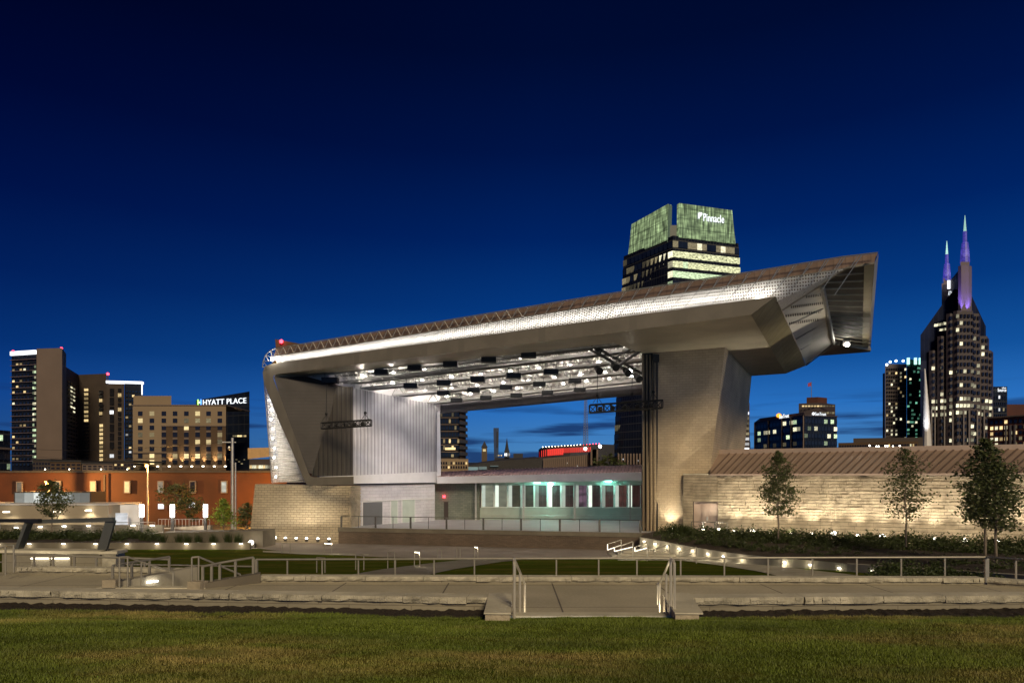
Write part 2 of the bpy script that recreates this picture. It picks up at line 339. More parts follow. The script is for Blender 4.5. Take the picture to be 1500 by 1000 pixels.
M['litceil'] = emit('ceiling_lamp_lens', (1, .95, .88, 1), 8)
M['litbig'] = emit('floodlight_lens', (1, .93, .8, 1), 40)
M['litstone'] = brick('painted_block_wall', (.55, .53, .57, 1), (.5, .49, .53, 1), (.36, .35, .38, 1), .8, .3, .8)
M['rock2'] = plain('split_limestone', (.36, .30, .215, 1), .9, 0, .28, 1.6, 1.0)
M['tracklight'] = plain('bronze_track', (.16, .12, .075, 1), .5, .4, .1)
M['sideband2'] = plain('wing_trim_metal', (.30, .26, .16, 1), .5, .2, .1)
M['roomback'] = emit('room_back_wall', (.5, .22, .14, 1), .05)
M['jamb'] = emit('backlit_white_panel', (.86, .97, .82, 1), 1.2, .1)
M['frameglow'] = plain('white_window_frame', (.75, .8, .75, 1), .5, 0, .05)
M['room0'] = emit('room_pale_interior', (.85, .9, .65, 1), .28, .4)
M['room1'] = emit('room_dim_interior', (.8, .7, .4, 1), .05, 1.2)
M['room2'] = emit('room_maroon_interior', (.6, .2, .17, 1), .11, .7)
M['room3'] = emit('room_pink_interior', (.9, .5, .75, 1), .35, 1.2)
M['seamp'] = plain('pale_rose_roof', (.52, .33, .29, 1), .55, .2, .1, .5)
M['brownl'] = plain('pale_brown_flashing', (.42, .32, .26, 1), .5, .2, .08)
M['whitestrip'] = emit('roof_light_strip', (.95, .97, 1, 1), 1.6)
M['wdim'] = emit('dim_window', (.9, .75, .4, 1), .2, .8)
M['wcyan'] = emit('pale_cyan_panel', (.55, .85, .85, 1), .55, .3)
M['woffice'] = emit('office_floor_window', (.95, .97, .55, 1), .62, 1.4)
M['wgreenl'] = emit('teal_lit_window', (.3, .9, .6, 1), .5, .9)
M['wgreenl2'] = emit('teal_roof_light', (.45, 1, .85, 1), 1.6)
M['litblue'] = emit('blue_white_lens', (.7, .85, 1, 1), 6)
M['btanfar'] = plain('dim_tan_masonry', (.10, .07, .045, 1), .85, 0, .1)
M['tanroof'] = plain('tan_roof', (.55, .33, .14, 1), .7, 0, .1)
M['bgreen'] = glassgrid('green_glass_wall', (.012, .035, .03, 1), 2.2, 4, (.04, .05, .05, 1))
M['bnavy'] = glassgrid('navy_glass_prism', (.006, .01, .032, 1), 2.6, 60, (.01, .016, .05, 1), .25, spec=.2)
M['bslab2'] = plain('pale_pier_stone', (.16, .14, .14, 1), .8, 0, .1)
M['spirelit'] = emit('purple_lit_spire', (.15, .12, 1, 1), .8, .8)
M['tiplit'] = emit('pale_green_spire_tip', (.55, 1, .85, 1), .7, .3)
M['bredlit'] = plain('red_brick_wall', (.12, .038, .024, 1), .85, 0, .15, .2)
M['flagred'] = plain('flag_cloth', (.35, .05, .12, 1), .8, 0, .3, 2)
M['litrail'] = emit('lit_underside_rail', (1, .9, .7, 1), 2.2)
M['crowndim'] = emit('dim_green_slot_glass', (.5, .75, .45, 1), .16, .3)
# ================================================================== GROUND
def sheet(name, rows, mat, kind='structure', label=None):
    mb = MB(); n = len(rows[0]); vs = [p for r_ in rows for p in r_]
    mb.add(vs, [(j*n+i, j*n+i+1, (j+1)*n+i+1, (j+1)*n+i) for j in range(len(rows)-1) for i in range(n-1)])
    o = mb.build(name, mat); return tag(o, label, None, None, kind)
sheet('ground', [[(x, y, -6.6) for x in (-3500, 0, 3500)] for y in (40, 200, 5000)], M['cityroof'])
# front lawn, gently rising towards the viewer
def lawnz(x, y): return -2.51+min(max(0, 12.2-y), .9)*.15+max(0, 11.3-y)*.055+.015*math.sin(x*1.3+y)
def capY(x):                                  # front line of the near coping wall
    return 13.2+max(0, -.3-x)*.087+max(0, x-3.3)*.04
ys = [-2+.5*i for i in range(29)]+[12.3]
sheet('lawn', [[(x, y if y < 12 else (12.15), lawnz(x, min(y, 12.15))) for x in [-16+.5*i for i in range(65)]] for y in ys[:29]], M['grass'])
def mulch(name, x0, x1):
    rows = []
    for k in range(9):
        rows.append([(x, 11.95+(capY(x)+.1-11.95)*k/8, -2.53-.009*k+.006*math.sin(x*3+k*2.1)+.05*random.random()-(.03 if k == 0 else 0)) for x in np.linspace(x0, x1, int((x1-x0)/.08))])
    return sheet(name, rows, M['mulch'])
mulch('mulch_bed', -16, -.42); mulch('mulch_bed', 3.2, 16)
# lawn tongue that runs up to the coping line (grass edge lies nearer on the left)
def tongue(x0, x1, f):
    sheet('lawn', [[(x, 11.9+(f(x)-11.9)*k/4, -2.49-.01*k+.012*math.sin(5*x+k)) for x in np.linspace(x0, x1, 60)] for k in range(5)], M['grass'])
tongue(-16, -.45, lambda x: min(12.25+max(0, -.5-x)*.1+.05*math.sin(x*2.3), capY(x)-.35)); tongue(3.25, 16, lambda x: 12.35+.05*math.sin(x*2.1))
# grass blades
def blades():
    n = 480000
    y = 5.2+(12.9-5.2)*rng.random(n)**.75; x = (rng.random(n)*2-1)*(.80*y+.5)
    lim = np.where(x < -.45, np.minimum(12.25+np.maximum(0, -.5-x)*.1, 13.2+np.maximum(0, -.3-x)*.087-.35), np.where(x > 3.25, 12.35, 12.13))
    ok = y < lim+.05*np.sin(x*9); x = x[ok]; y = y[ok]; n = len(x)
    z = -2.51+np.minimum(np.maximum(0, 12.2-y), .9)*.15+np.maximum(0, 11.3-y)*.055+.015*np.sin(x*1.3+y)+np.where(y > 11.95, .015, 0)
    h = .014+.03*rng.random(n)**1.6+.008*np.sin(x*2.1)*np.cos(y*3.3)+.008*np.sin(x*7.7+y*5)*np.sin(y*9-x*3); a = rng.random(n)*6.283; wd = .002+.0033*rng.random(n)
    lx = (rng.random(n)-.5)*.05; ly = (rng.random(n)-.5)*.05
    v = np.empty((n, 3, 3)); v[:, 0] = np.stack([x-np.cos(a)*wd, y-np.sin(a)*wd, z-.01], 1); v[:, 1] = np.stack([x+np.cos(a)*wd, y+np.sin(a)*wd, z-.01], 1); v[:, 2] = np.stack([x+lx, y+ly, z+h], 1)
    me = bpy.data.meshes.new('grass'); me.vertices.add(n*3); me.vertices.foreach_set('co', v.ravel()); me.loops.add(n*3); me.loops.foreach_set('vertex_index', np.arange(n*3, dtype=np.int32))
    me.polygons.add(n); me.polygons.foreach_set('loop_start', np.arange(0, n*3, 3, dtype=np.int32)); me.update(calc_edges=True)
    me.materials.append(M['blade']); o = bpy.data.objects.new('grass', me); C.objects.link(o); tag(o, 'short patchy green and straw coloured turf in front of the coping wall', None, None, 'stuff')
m, nt, bs, out = newmat('grass_blade'); big = noise(nt, .33, 5, stretch=(.55, 1.3, 1)); c = ramp(nt, big, (.115, .155, .02, 1), (.31, .25, .10, 1), .47, .68)  # straw tones of the turf; the broad patches also stand in for uneven light
c = mixc(nt, ramp(nt, noise(nt, 1.9, 6, stretch=(.6, 1.2, 1)), (0, 0, 0, 1), (1, 1, 1, 1), .45, .72), c, (.105, .15, .018, 1)); c = mixc(nt, 1.0, c, ramp(nt, noise(nt, 60, 2), (.45, .45, .4, 1), (1.9, 1.85, 1.6, 1)), 'MULTIPLY'); c = mixc(nt, 1.0, c, ramp(nt, noise(nt, .8, 6, stretch=(.5, 1.6, 1)), (.62, .64, .6, 1), (1.3, 1.28, 1.25, 1)), 'MULTIPLY')
nt.links.new(c, bs.inputs['Base Color']); bs.inputs['Roughness'].default_value = .6; M['blade'] = m
blades()
# near coping wall: rough cap stones on a low block wall
def coping(par, P, Q, zt, zb, seed, step=(1.2, 2.4), wid=.42, hcap=.12, cap=True):
    r_ = random.Random(seed); P = Vector((P[0], P[1])); Q = Vector((Q[0], Q[1])); L = (Q-P).length; d = (Q-P)/L; n = Vector((-d.y, d.x)); s = 0
    body = MB().wall(P+n*.06, Q+n*.06, zb, zt-hcap, wid-.1)
    body.build('wall_body', M['blocks'], par); st = MB()
    while s < L:
        e = min(L, s+r_.uniform(*step)); a = P+d*(s+.005); b2 = P+d*(e-.005); h = hcap+r_.uniform(-.015, .015)
        k = max(3, int((e-s)/.17)); top = []; low = []
        for i in range(k+1):
            q = a+(b2-a)*i/k; top.append(q-n*r_.uniform(-.015, .02)); low.append(q-n*(r_.uniform(-.03, .05)))
        for i in range(k):
            t0, t1, l0, l1 = top[i], top[i+1], low[i], low[i+1]; mid = [(t0+l0)/2-n*r_.uniform(-.01, .04), (t1+l1)/2-n*r_.uniform(-.01, .04)]
            st.mi = 0; st.quad((t0.x, t0.y, zt), (t1.x, t1.y, zt), ((t1+n*wid).x, (t1+n*wid).y, zt), ((t0+n*wid).x, (t0+n*wid).y, zt))
            st.mi = 1; zm = zt-h*.5+r_.uniform(-.02, .02)
            st.quad((mid[0].x, mid[0].y, zm), (mid[1].x, mid[1].y, zm), (t1.x, t1.y, zt), (t0.x, t0.y, zt)); st.quad((l0.x, l0.y, zt-h), (l1.x, l1.y, zt-h), (mid[1].x, mid[1].y, zm), (mid[0].x, mid[0].y, zm))
            st.quad((l0.x, l0.y, zt-h), ((l0+n*.2).x, (l0+n*.2).y, zt-h), ((l1+n*.2).x, (l1+n*.2).y, zt-h), (l1.x, l1.y, zt-h))
        bk0 = a+n*wid; bk1 = b2+n*wid; st.mi = 1
        for q, o2 in ((a, top[0]), (b2, top[-1])): st.quad((o2.x, o2.y, zt), ((q+n*wid).x, (q+n*wid).y, zt), ((q+n*wid).x, (q+n*wid).y, zt-h), (o2.x, o2.y, zt-h))
        st.quad((bk0.x, bk0.y, zt), (bk1.x, bk1.y, zt), (bk1.x, bk1.y, zb), (bk0.x, bk0.y, zb)); s = e
    st.build('coping', [M['cap'], M['capface']], par)
M['blocks'] = brick('smooth_wall_blocks', (.27, .245, .19, 1), (.24, .22, .17, 1), (.15, .13, .1, 1), 1.25, .5, .35, msz=.008)
t = thing('retaining_wall', (-6, 13.8, -2.7), 'near low retaining wall with rough coping stones, left of the central steps', 'retaining wall')
coping(t, (-16, capY(-16)), (-.1, 13.2), -2.31, -2.75, 1)
t = thing('retaining_wall', (8, 13.4, -2.7), 'near low retaining wall with rough coping stones, right of the central steps', 'retaining wall')
coping(t, (3.35, 13.2), (16, capY(16)), -2.31, -2.75, 2)
def cheek(x, label, fl):
    t = thing('stone_block', (x, 12.4, -2.7), label, 'stone block')
    mb = MB(); f = fl
    mb.prism([(x, 11.7), (x+.42 if not f else x+.40, 11.68), (x+.44+.12*f, 13.65), (x+.02+.2*f, 13.65)], -2.80, -2.315); mb.build('block_body', M['rock'], t)
    MB().prism([(x-.02, 11.66), (x+.44 if not f else x+.46, 11.64), (x+.46+.30*f, 13.67), (x+.0+.2*f, 13.67)], -2.32, -2.295).build('cap_slab', M['cap'], t)
cheek(-.46, 'pale stone cheek block on the left of the central steps', 0); cheek(2.8, 'pale stone cheek block on the right of the central steps', 1)
MB().prism([(-.05, 12.2), (2.85, 12.2), (2.9, 12.52), (-.02, 12.52)], -3.2, -2.455).build('top_step', M['cap']); tag(bpy.data.objects['top_step'], 'long flat stone nosing at the head of the central steps', 'step')
st = thing('stairs', (1.4, 13, -3.15), 'short concrete steps going down behind the flat nosing stone', 'stairs')
for i in range(4): MB().box(-.03, 2.9+.03*i, 12.53+.33*i, 12.85+.33*i, -3.2, -2.6-.15*i).build('tread', M['cap'], st)
# lower walk, with the stair opening on the left cut out
def slab(name, poly, z, mat=None): o = MB().quad(*[(p[0], p[1], z) for p in poly]).build(name, mat or M['walk']); return tag(o, kind='structure')
xa, xb = -11.35, -9.05
slab('walkway', [(-34, 12.4), (32, 12.4), (32, 19.5), (-34, 19.5)], -3.15)
slab('walkway', [(-34, 19.5), (xa, 19.5), (xa+.8, 21.5), (xa+.6, 22.7), (-34, 23.4)], -3.15)
slab('walkway', [(xb, 19.5), (32, 19.5), (32, 20.6), (-7.8, 20.7)], -3.15)
MB().prism([(xa-.5, 19.45), (xb+.3, 19.45), (xb+.3, 19.8), (xa-.5, 19.8)], -4.2, -3.12).build('stair_nosing', M['cap']); tag(bpy.data.objects['stair_nosing'], 'pale nosing stone at the head of the stairs between the left ramp walls', 'step')
# terraces and far ground
def terr(name, Y0, Y1, x0, x1, mat, dz=0, ny=40): return sheet(name, [[(x, y, T(y)+dz) for x in np.linspace(x0, x1, 40)] for y in np.linspace(Y0, Y1, ny)], mat)
terr('terrace_lawn', 19.9, 70, -75, 75, M['grass2'])
def tpoly(name, pts, mat, dz):
    o = MB().quad(*[WT(x, y, dz) for x, y in pts]).build(name, mat); return tag(o, kind='structure')
tpoly('plaza', [(-60, 804), (-60, 786), (385, 786), (500, 790), (945, 795), (1010, 812), (1000, 818.5), (700, 818.5), (560, 815.5), (430, 809), (380, 803)], M['asphalt'], .02)
def ribbon(name, A, B, mat, dz, n=24):
    def smp(P, t):
        s = t*(len(P)-1); i = min(int(s), len(P)-2); f = s-i; return (P[i][0]*(1-f)+P[i+1][0]*f, P[i][1]*(1-f)+P[i+1][1]*f)
    return sheet(name, [[WT(*smp(A, k/n), dz), WT(*smp(B, k/n), dz)] for k in range(n+1)], mat)
ribbon('path', [(700, 817), (640, 823), (560, 833), (480, 847)], [(790, 817), (735, 822), (665, 833), (600, 847)], M['conc_dark'], .03)
ribbon('path', [(385, 808), (440, 811), (480, 812.2), (540, 812.5)], [(385, 806), (440, 808), (480, 809.5), (540, 811)], M['conc'], .03)
ribbon('path', [(905, 812), (1000, 814.5), (1060, 821), (1150, 830), (1240, 840), (1330, 852)], [(905, 820), (1000, 820.5), (1060, 828), (1110, 836), (1150, 845), (1240, 858)], M['conc'], .035)
ribbon('path', [(-40, 823), (130, 826), (250, 828), (370, 830)], [(-40, 821), (130, 823.5), (250, 826), (370, 828)], M['conc'], .03)
# ------------------------------------------------------------------ far side of the walk
cw = thing('curb_wall', (1, 20.5, -3.15), 'long curb wall of pale split stone along the far side of the walk', 'curb wall')
coping(cw, (-7.7, 20.6), (14.0, 20.2), -2.95, -4.4, 3, wid=.4, hcap=.13)
cw = thing('curb_wall', (15.5, 19, -3.15), 'short curb wall turning towards the viewer at the walk corner on the far right', 'curb wall')
coping(cw, (14.02, 20.15), (17.2, 17.6), -2.95, -4.4, 4, wid=.4, hcap=.13)
cw = thing('curb_wall', (-13, 22.6, -3.15), 'low curb wall behind the left part of the walk, below the short dark rail', 'curb wall')
coping(cw, (-16.3, 22.5), (-10.6, 21.9), -2.92, -4.4, 5, wid=.4, hcap=.13)
def fence(name, posts, zt, label, cat='railing', r=.022, cap=.03, group=None, mat='railsteel', cables=0, big=()):
    """posts: list of (base point, top z)"""
    c = posts[0][0]; t = thing(name, c, label, cat, group)
    for i, (b, z) in enumerate(posts):
        rr = r*2.6 if i in big else r
        MB().bar(b, (b.x, b.y, z), rr*2, rr*1.4).build('post', M[mat], t)
    MB().path([(b.x, b.y, z) for b, z in posts], cap).build('handrail', M[mat], t)
    for k in range(cables):
        f = (k+1)/(cables+1); MB().path([(b.x, b.y, b.z+(z-b.z)*f) for b, z in posts], .005, 4).build('cable', M[mat], t)
    return t
pp = []
for x in (375, 421, 472, 525, 579, 636, 695, 755, 815, 877, 933, 997, 1061, 1125, 1190, 1255, 1320, 1384, 1445):
    Y = 23.6-(x-375)/1070*1.0; yt = 819-(x-375)/1070*3.5; top = W(x, yt, Y); pp.append((Vector((top.x, Y, -4.35)), top.z))
fence('guard_rail', pp, 0, 'long stainless guard rail running behind the curb wall across the middle', r=.024, cap=.035, cables=0, big=(0, 18))
q = [(Vector((W(1445, 815, 22.6).x, 22.6, -4.3)), W(1445, 815.5, 22.6).z), (Vector((W(1488, 819, 20.8).x, 20.8, -4.3)), W(1488, 818.5, 20.8).z), (Vector((W(1535, 823, 19.2).x, 19.2, -4.3)), W(1535, 823, 19.2).z)]
fence('guard_rail', q, 0, 'short stainless guard rail turning towards the viewer at the far right', r=.026, cap=.035)
pp = [(W(x, 833-(x-22)*.0, 22.65), W(x, 811+(x-22)*.035, 22.65).z) for x in (22, 50, 78, 109, 141, 176, 212, 248)]
for i, (b, z) in enumerate(pp): b.z = -2.92 if i < 5 else -3.4
fence('guard_rail', pp, 0, 'low dark topped rail standing on the left curb wall', r=.03, cap=.035)
# central stair handrails
def stair_rail(label, xn, xf, side):
    t = thing('stair_handrail', (xn, 12.3, -2.5), label, 'handrail')
    a = Vector((xn, 12.30, -2.48)); at = Vector((xn, 12.3, -1.475)); f = Vector((xf, 13.85, -3.15)); ft = Vector((xf, 13.85, -2.16)); mid = (a+f)/2; mt = (at+ft)/2; mt.y -= .1; 
    MB().tube(a-Vector((0, 0, .2)), at, .025).build('post', M['brightrail'], t); MB().tube(Vector((mt.x, mt.y, -2.9)), mt, .022).build('post', M['brightrail'], t); MB().tube(f, ft, .024).build('post', M['brightrail'], t)
    MB().path([(xn, 12.02, -2.48), (xn, 12.02, -1.50), (xn, 12.1, -1.455), at+Vector((0, 0, .02)), ft+Vector((0, 0, .02)), (xf, 14.05, -2.17), (xf, 14.05, -2.6)], .024).build('handrail', M['brightrail'], t)
    lamp('POINT', (xn+.12*side, 13.4, -2.72), 9, (1, .86, .6), t, size=.05)
stair_rail('stainless handrail on the left side of the central steps', .04, .26, 1); stair_rail('stainless handrail on the right side of the central steps', 2.86, 3.0, -1)
# left stair opening: two low walls with rails
t = thing('ramp_wall', (-11, 20.3, -3.15), 'low concrete wall with a recessed light, left of the stair opening', 'low wall')
MB().add([(-11.32, 19.62, -2.98), (-9.95, 21.6, -2.80), (-10.2, 21.8, -2.80), (-11.62, 19.8, -2.98), (-11.32, 19.62, -4.5), (-9.95, 21.6, -4.5), (-10.2, 21.8, -4.5), (-11.62, 19.8, -4.5)], [(0, 1, 2, 3), (4, 5, 1, 0), (5, 6, 2, 1), (6, 7, 3, 2), (7, 4, 0, 3)]).build('wall_body', M['conc'], t)
MB().prism([(-11.68, 19.45), (-11.3, 19.45), (-11.3, 19.8), (-11.68, 19.8)], -3.2, -2.9).build('end_block', M['rock'], t)
p = Vector((-10.75, 20.38, -3.09)); s_ = MB(); s_.ext([p+Vector((-.09, -.13, -.01)), p+Vector((.09, .13, -.01)), p+Vector((.09, .13, .03)), p+Vector((-.09, -.13, .03))], (.05, -.03, 0)).build('step_light', M['lit'], t)
lamp('POINT', p+Vector((.42, -.28, -.1)), 1.3, (1, .85, .6), t, size=.05)
t = thing('ramp_wall', (-8.6, 20.1, -3.15), 'dark topped low wall rising right of the stair opening', 'low wall')
MB().add([(-9.15, 19.6, -3.0), (-8.8, 19.45, -3.0), (-7.55, 20.5, -2.86), (-7.7, 20.9, -2.86), (-9.15, 19.6, -4.5), (-8.8, 19.45, -4.5), (-7.55, 20.5, -4.5), (-7.7, 20.9, -4.5)], [(0, 1, 2, 3), (5, 6, 2, 1), (4, 5, 1, 0), (7, 4, 0, 3), (6, 7, 3, 2)]).build('wall_body', M['conc_dark'], t)
MB().prism([(-9.22, 19.38), (-8.82, 19.3), (-8.72, 19.6), (-9.15, 19.7)], -3.2, -2.93).build('end_block', M['rock'], t)
def seg(name, pts, label, r=.025, posts=True, mat='railsteel', cat='handrail'):
    t = thing(name, pts[0][0], label, cat)
    for b, z in pts: MB().tube(b, (b.x, b.y, z), r).build('post', M[mat], t)
    MB().path([(b.x, b.y, z) for b, z in pts], r*1.1).build('handrail_tube', M[mat], t); return t
def PB(x, yb, yt, Y): b = W(x, yb, Y); return (b, W(x, yt, Y).z)
seg('stair_handrail', [PB(175, 862, 815.5, 19.5), PB(187, 862, 815, 19.65), PB(207, 864, 822.5, 19.9), PB(254, 864, 837, 20.4)], 'descending stainless handrail beside the recessed light, left stairs')
seg('stair_handrail', [PB(281, 862, 816, 19.5), PB(291, 862, 815, 19.6), PB(352, 862, 841, 20.4)], 'descending stainless handrail on the right of the left stairs')
fence('wall_rail', [PB(165, 851, 828, 19.7), PB(193, 847, 823, 20.4), PB(219, 843, 819.5, 21.0), PB(248, 837, 815, 21.6)], 0, 'rising rail with square posts on the wall with the recessed light', cap=.035, r=.034)
fence('wall_rail', [PB(297, 858, 829, 19.5), PB(310, 856, 826.5, 19.7), PB(322, 852, 824, 19.9), PB(345, 846, 820, 20.2), PB(371, 842, 816, 20.6)], 0, 'rising dark capped rail on the wall right of the left stairs', cap=.035, r=.034)
seg('stair_handrail', [PB(-30, 842, 815, 21), PB(8, 842, 798.5, 21.2), PB(20, 838, 798, 21.2)], 'bent stainless handrail end at the far left of the walk')
# stone seat wall with lit niches and the steel swing frame
t = thing('seat_wall', (-16, 24.3, -3.15), 'tall pale seat wall with lit niches below the steel frame', 'seat wall')
a = W(3, 806, 24.4); b = W(150, 811, 24.0); MB().wall((a.x, a.y), (b.x, b.y), -4.3, -2.66, .6).build('wall_body', M['blocks'], t)
MB().wall((a.x-.1, a.y-.08), (b.x+.1, b.y-.08), -2.66, -2.56, .75).build('cap_slab', M['cap'], t)
MB().wall((b.x+.02, b.y-.05), (b.x+.47, b.y-.0), -4.3, -2.66, .7).build('end_pier', M['capface'], t)
MB().wall((b.x-.05, b.y-.12), (b.x+.55, b.y-.07), -2.66, -2.56, .8).build('pier_cap', M['cap'], t)
for x in (58, 88): q = W(x, 822, 24.0); MB().box(q.x-.33, q.x+.33, q.y+.05, q.y+.32, -3.35, -2.8).build('niche', M['conc'], t); MB().box(q.x-.3, q.x+.3, q.y-.02, q.y+.03, -2.83, -2.80).build('niche_light', M['litdim'], t)
t = thing('steel_frame', W(85, 806, 25), 'large angular grey steel frame with leaning legs on the seat wall', 'steel frame')
def leg(x1, y1, x2, y2, Y): p = W(x1, y1, Y); q = W(x2, y2, Y); MB().bar(p, q, .32, .12).build('leg', M['dframe'], t)
M['dframe'] = plain('painted_frame_steel', (.10, .105, .10, 1), .45, .4, .12, 2)
leg(27, 806, 42, 766, 24.8); leg(149, 809, 163, 760, 24.4)
MB().bar(W(38, 764, 24.9), W(167, 760.2, 24.3), .14, .14).build('beam', M['dframe'], t); MB().bar(W(-60, 762, 26), W(58, 762.0, 24.6), .16, .12).build('beam', M['black'], t)
# free standing hoop handrails on the lawn paths
hoops = [(413, 425, 795, 810, 0), (475, 486, 794.5, 811, 1), (464, 476, 816, 841, 0), (521, 533, 811, 834, 0), (568, 578, 808, 832, 0), (607, 615, 807, 829, 1), (641, 647, 803, 817, 0), (669, 674, 801, 816, 0), (695, 700, 800, 817, 1)]
names = ['far pair, left of the stage wall', 'lit pair by the plaza edge', 'nearest on the left lawn', 'tall, on the left lawn by the path', 'beside the winding path', 'lit, in the pool of light on the path', 'thin, below the stage wall', 'thinnest, below the stage wall', 'lit, nearest the central rail']
for (x0, x1, yt, yb, lit), nm in zip(hoops, names):
    yb2 = min(max(yb, 806), 838); g = WT(x0, yb2); Y = g.y; zt = (HZ-yt)/F*Y
    a = Vector((g.x, Y, T(Y))); b = Vector(((x1-750)/F*(Y-.3), Y-.3, T(Y))); t = thing('hoop_rail', a, 'thin steel hoop handrail, '+nm, 'handrail', 'hoop handrails on the lawn paths')
    MB().path([a, (a.x, a.y, zt), (b.x, b.y, zt), b], .03, 6).build('hoop', M['railsteel'], t)
    if lit: lamp('SPOT', (b.x-.1, b.y, zt-.06), 40, (1, .85, .6), t, size=.05, spot=120, to=(b.x+.6, b.y-.4, b.z)); MB().bar((a.x, a.y, zt-.05), (b.x, b.y, zt-.05), .03).build('light_strip', M['litdim'], t)
# lit stair rails on the right of the stage
rl = [((890, 806), (890, 796.5), (910, 790), (910, 812)), ((900, 808), (900, 802), (927, 792.5), (927, 812)), ((930, 808), (930, 801), (948, 794), (948, 814)), ((958, 812), (958, 804), (981, 797), (981, 817)), ((995, 816), (995, 808.5), (1020, 801), (1020, 819))]
for k, r_ in enumerate(rl):
    Y0 = 50.5-k*1.6; pts = [W(x, y, Y0) for x, y in r_]; pts[3].z = T(Y0); pts[0].z = T(Y0)+.55
    t = thing('step_rail', pts[3], '%s handrail from the left at the steps right of the stage' % ORD[k], 'handrail', 'handrails at the stage side steps')
    MB().path([pts[1], pts[2], pts[3]], .035, 6).build('upright', M['railsteel'], t); MB().path([pts[1], W(r_[0][0], r_[0][1]-1, Y0), W(r_[2][0], r_[2][1]+8, Y0)], .03, 6).build('lower_rail', M['litrail' if k < 3 else 'railsteel'], t)
    if k < 3: lamp('POINT', pts[2]-Vector((.4, .3, .7)), 16, (1, .88, .66), t, size=.05)
for i in range(3): tag(MB().prism([(7.4+i*.5, 50.2+i*.6), (12, 49.4+i*.6), (12, 53), (7.4+i*.5, 53)], -5.9, -5.75+.14*i).build('stair_tread', M['conc']), '%s concrete tread of the lit steps right of the stage' % ['lowest', 'middle', 'top'][i], 'step')
# ------------------------------------------------------------------ curved concrete wall on the right with step lights
RW = [(937, 786, 54), (968, 791.5, 51.7), (1000, 798, 49.5), (1060, 808, 45.5), (1105, 813, 42.7), (1150, 817, 40), (1195, 820.5, 38), (1240, 825, 36), (1300, 829, 33.5), (1345, 832, 32), (1440, 838, 28.5), (1560, 846, 25)]
rp = [W(*q) for q in RW]
t = thing('path_wall', rp[3], 'curving low concrete wall with recessed step lights beside the right hand path', 'wall')
mb = MB()
for a, b in zip(rp, rp[1:]): mb.hexa([(a.x, a.y, -6.2), (b.x, b.y, -6.2), (b.x+.1, b.y+.3, -6.2), (a.x+.1, a.y+.3, -6.2)], [a, b, b+Vector((.1, .3, 0)), a+Vector((.1, .3, 0))])
mb.build('wall_body', M['conc'], t)
sl_ = [(944, 793), (960, 796.5), (977, 799.5), (995, 803.5), (1015, 807), (1037, 811), (1060, 815), (1087, 817), (1150, 823.5), (1187, 827.5), (1230, 832.5), (1279, 837)]
for k, (x, y) in enumerate(sl_):
    for a, b in zip(rp, rp[1:]):
        pa = 750+F*a.x/a.y; pb = 750+F*b.x/b.y
        if pa <= x <= pb:
            d2 = Vector((b.x-a.x, b.y-a.y)); q = WL(x, y, (a.x, a.y), d2); dn = Vector((d2.y, -d2.x)).normalized(); n3 = Vector((dn.x, dn.y, 0)); dd = Vector((d2.x, d2.y, 0)).normalized()
            MB().ext([q-dd*.09+n3*.01, q+dd*.09+n3*.01, q+dd*.09+n3*.01+Vector((0, 0, .05)), q-dd*.09+n3*.01+Vector((0, 0, .05))], n3*.05).build('step_light', M['lit'], t)
            lamp('POINT', q+n3*.24-Vector((0, 0, .12)), 11 if k < 8 else 7, (1, .86, .6), t, size=.04)
# planted slope between path wall and annex wall
AWP = Vector((13.9, 55.5)); AWd = U
def AW(px, py, off=0): return WL(px, py, AWP-Vector((U.y*-1, U.x*1))*0+N*off, U)
rows = []
for k, (pr) in enumerate(rp):
    px = 750+F*pr.x/pr.y; b = AW(max(px, 968), 776+(max(px, 968)-1000)*.05); b.z = -4.38-.0007*(px-1000)
    rows.append([pr+(b-pr)*f+Vector((0, 0, .0 if f in (0, 1) else .12)) for f in (0, .25, .5, .75, 1)])
sheet('planting_bed', rows, M['mulch'])
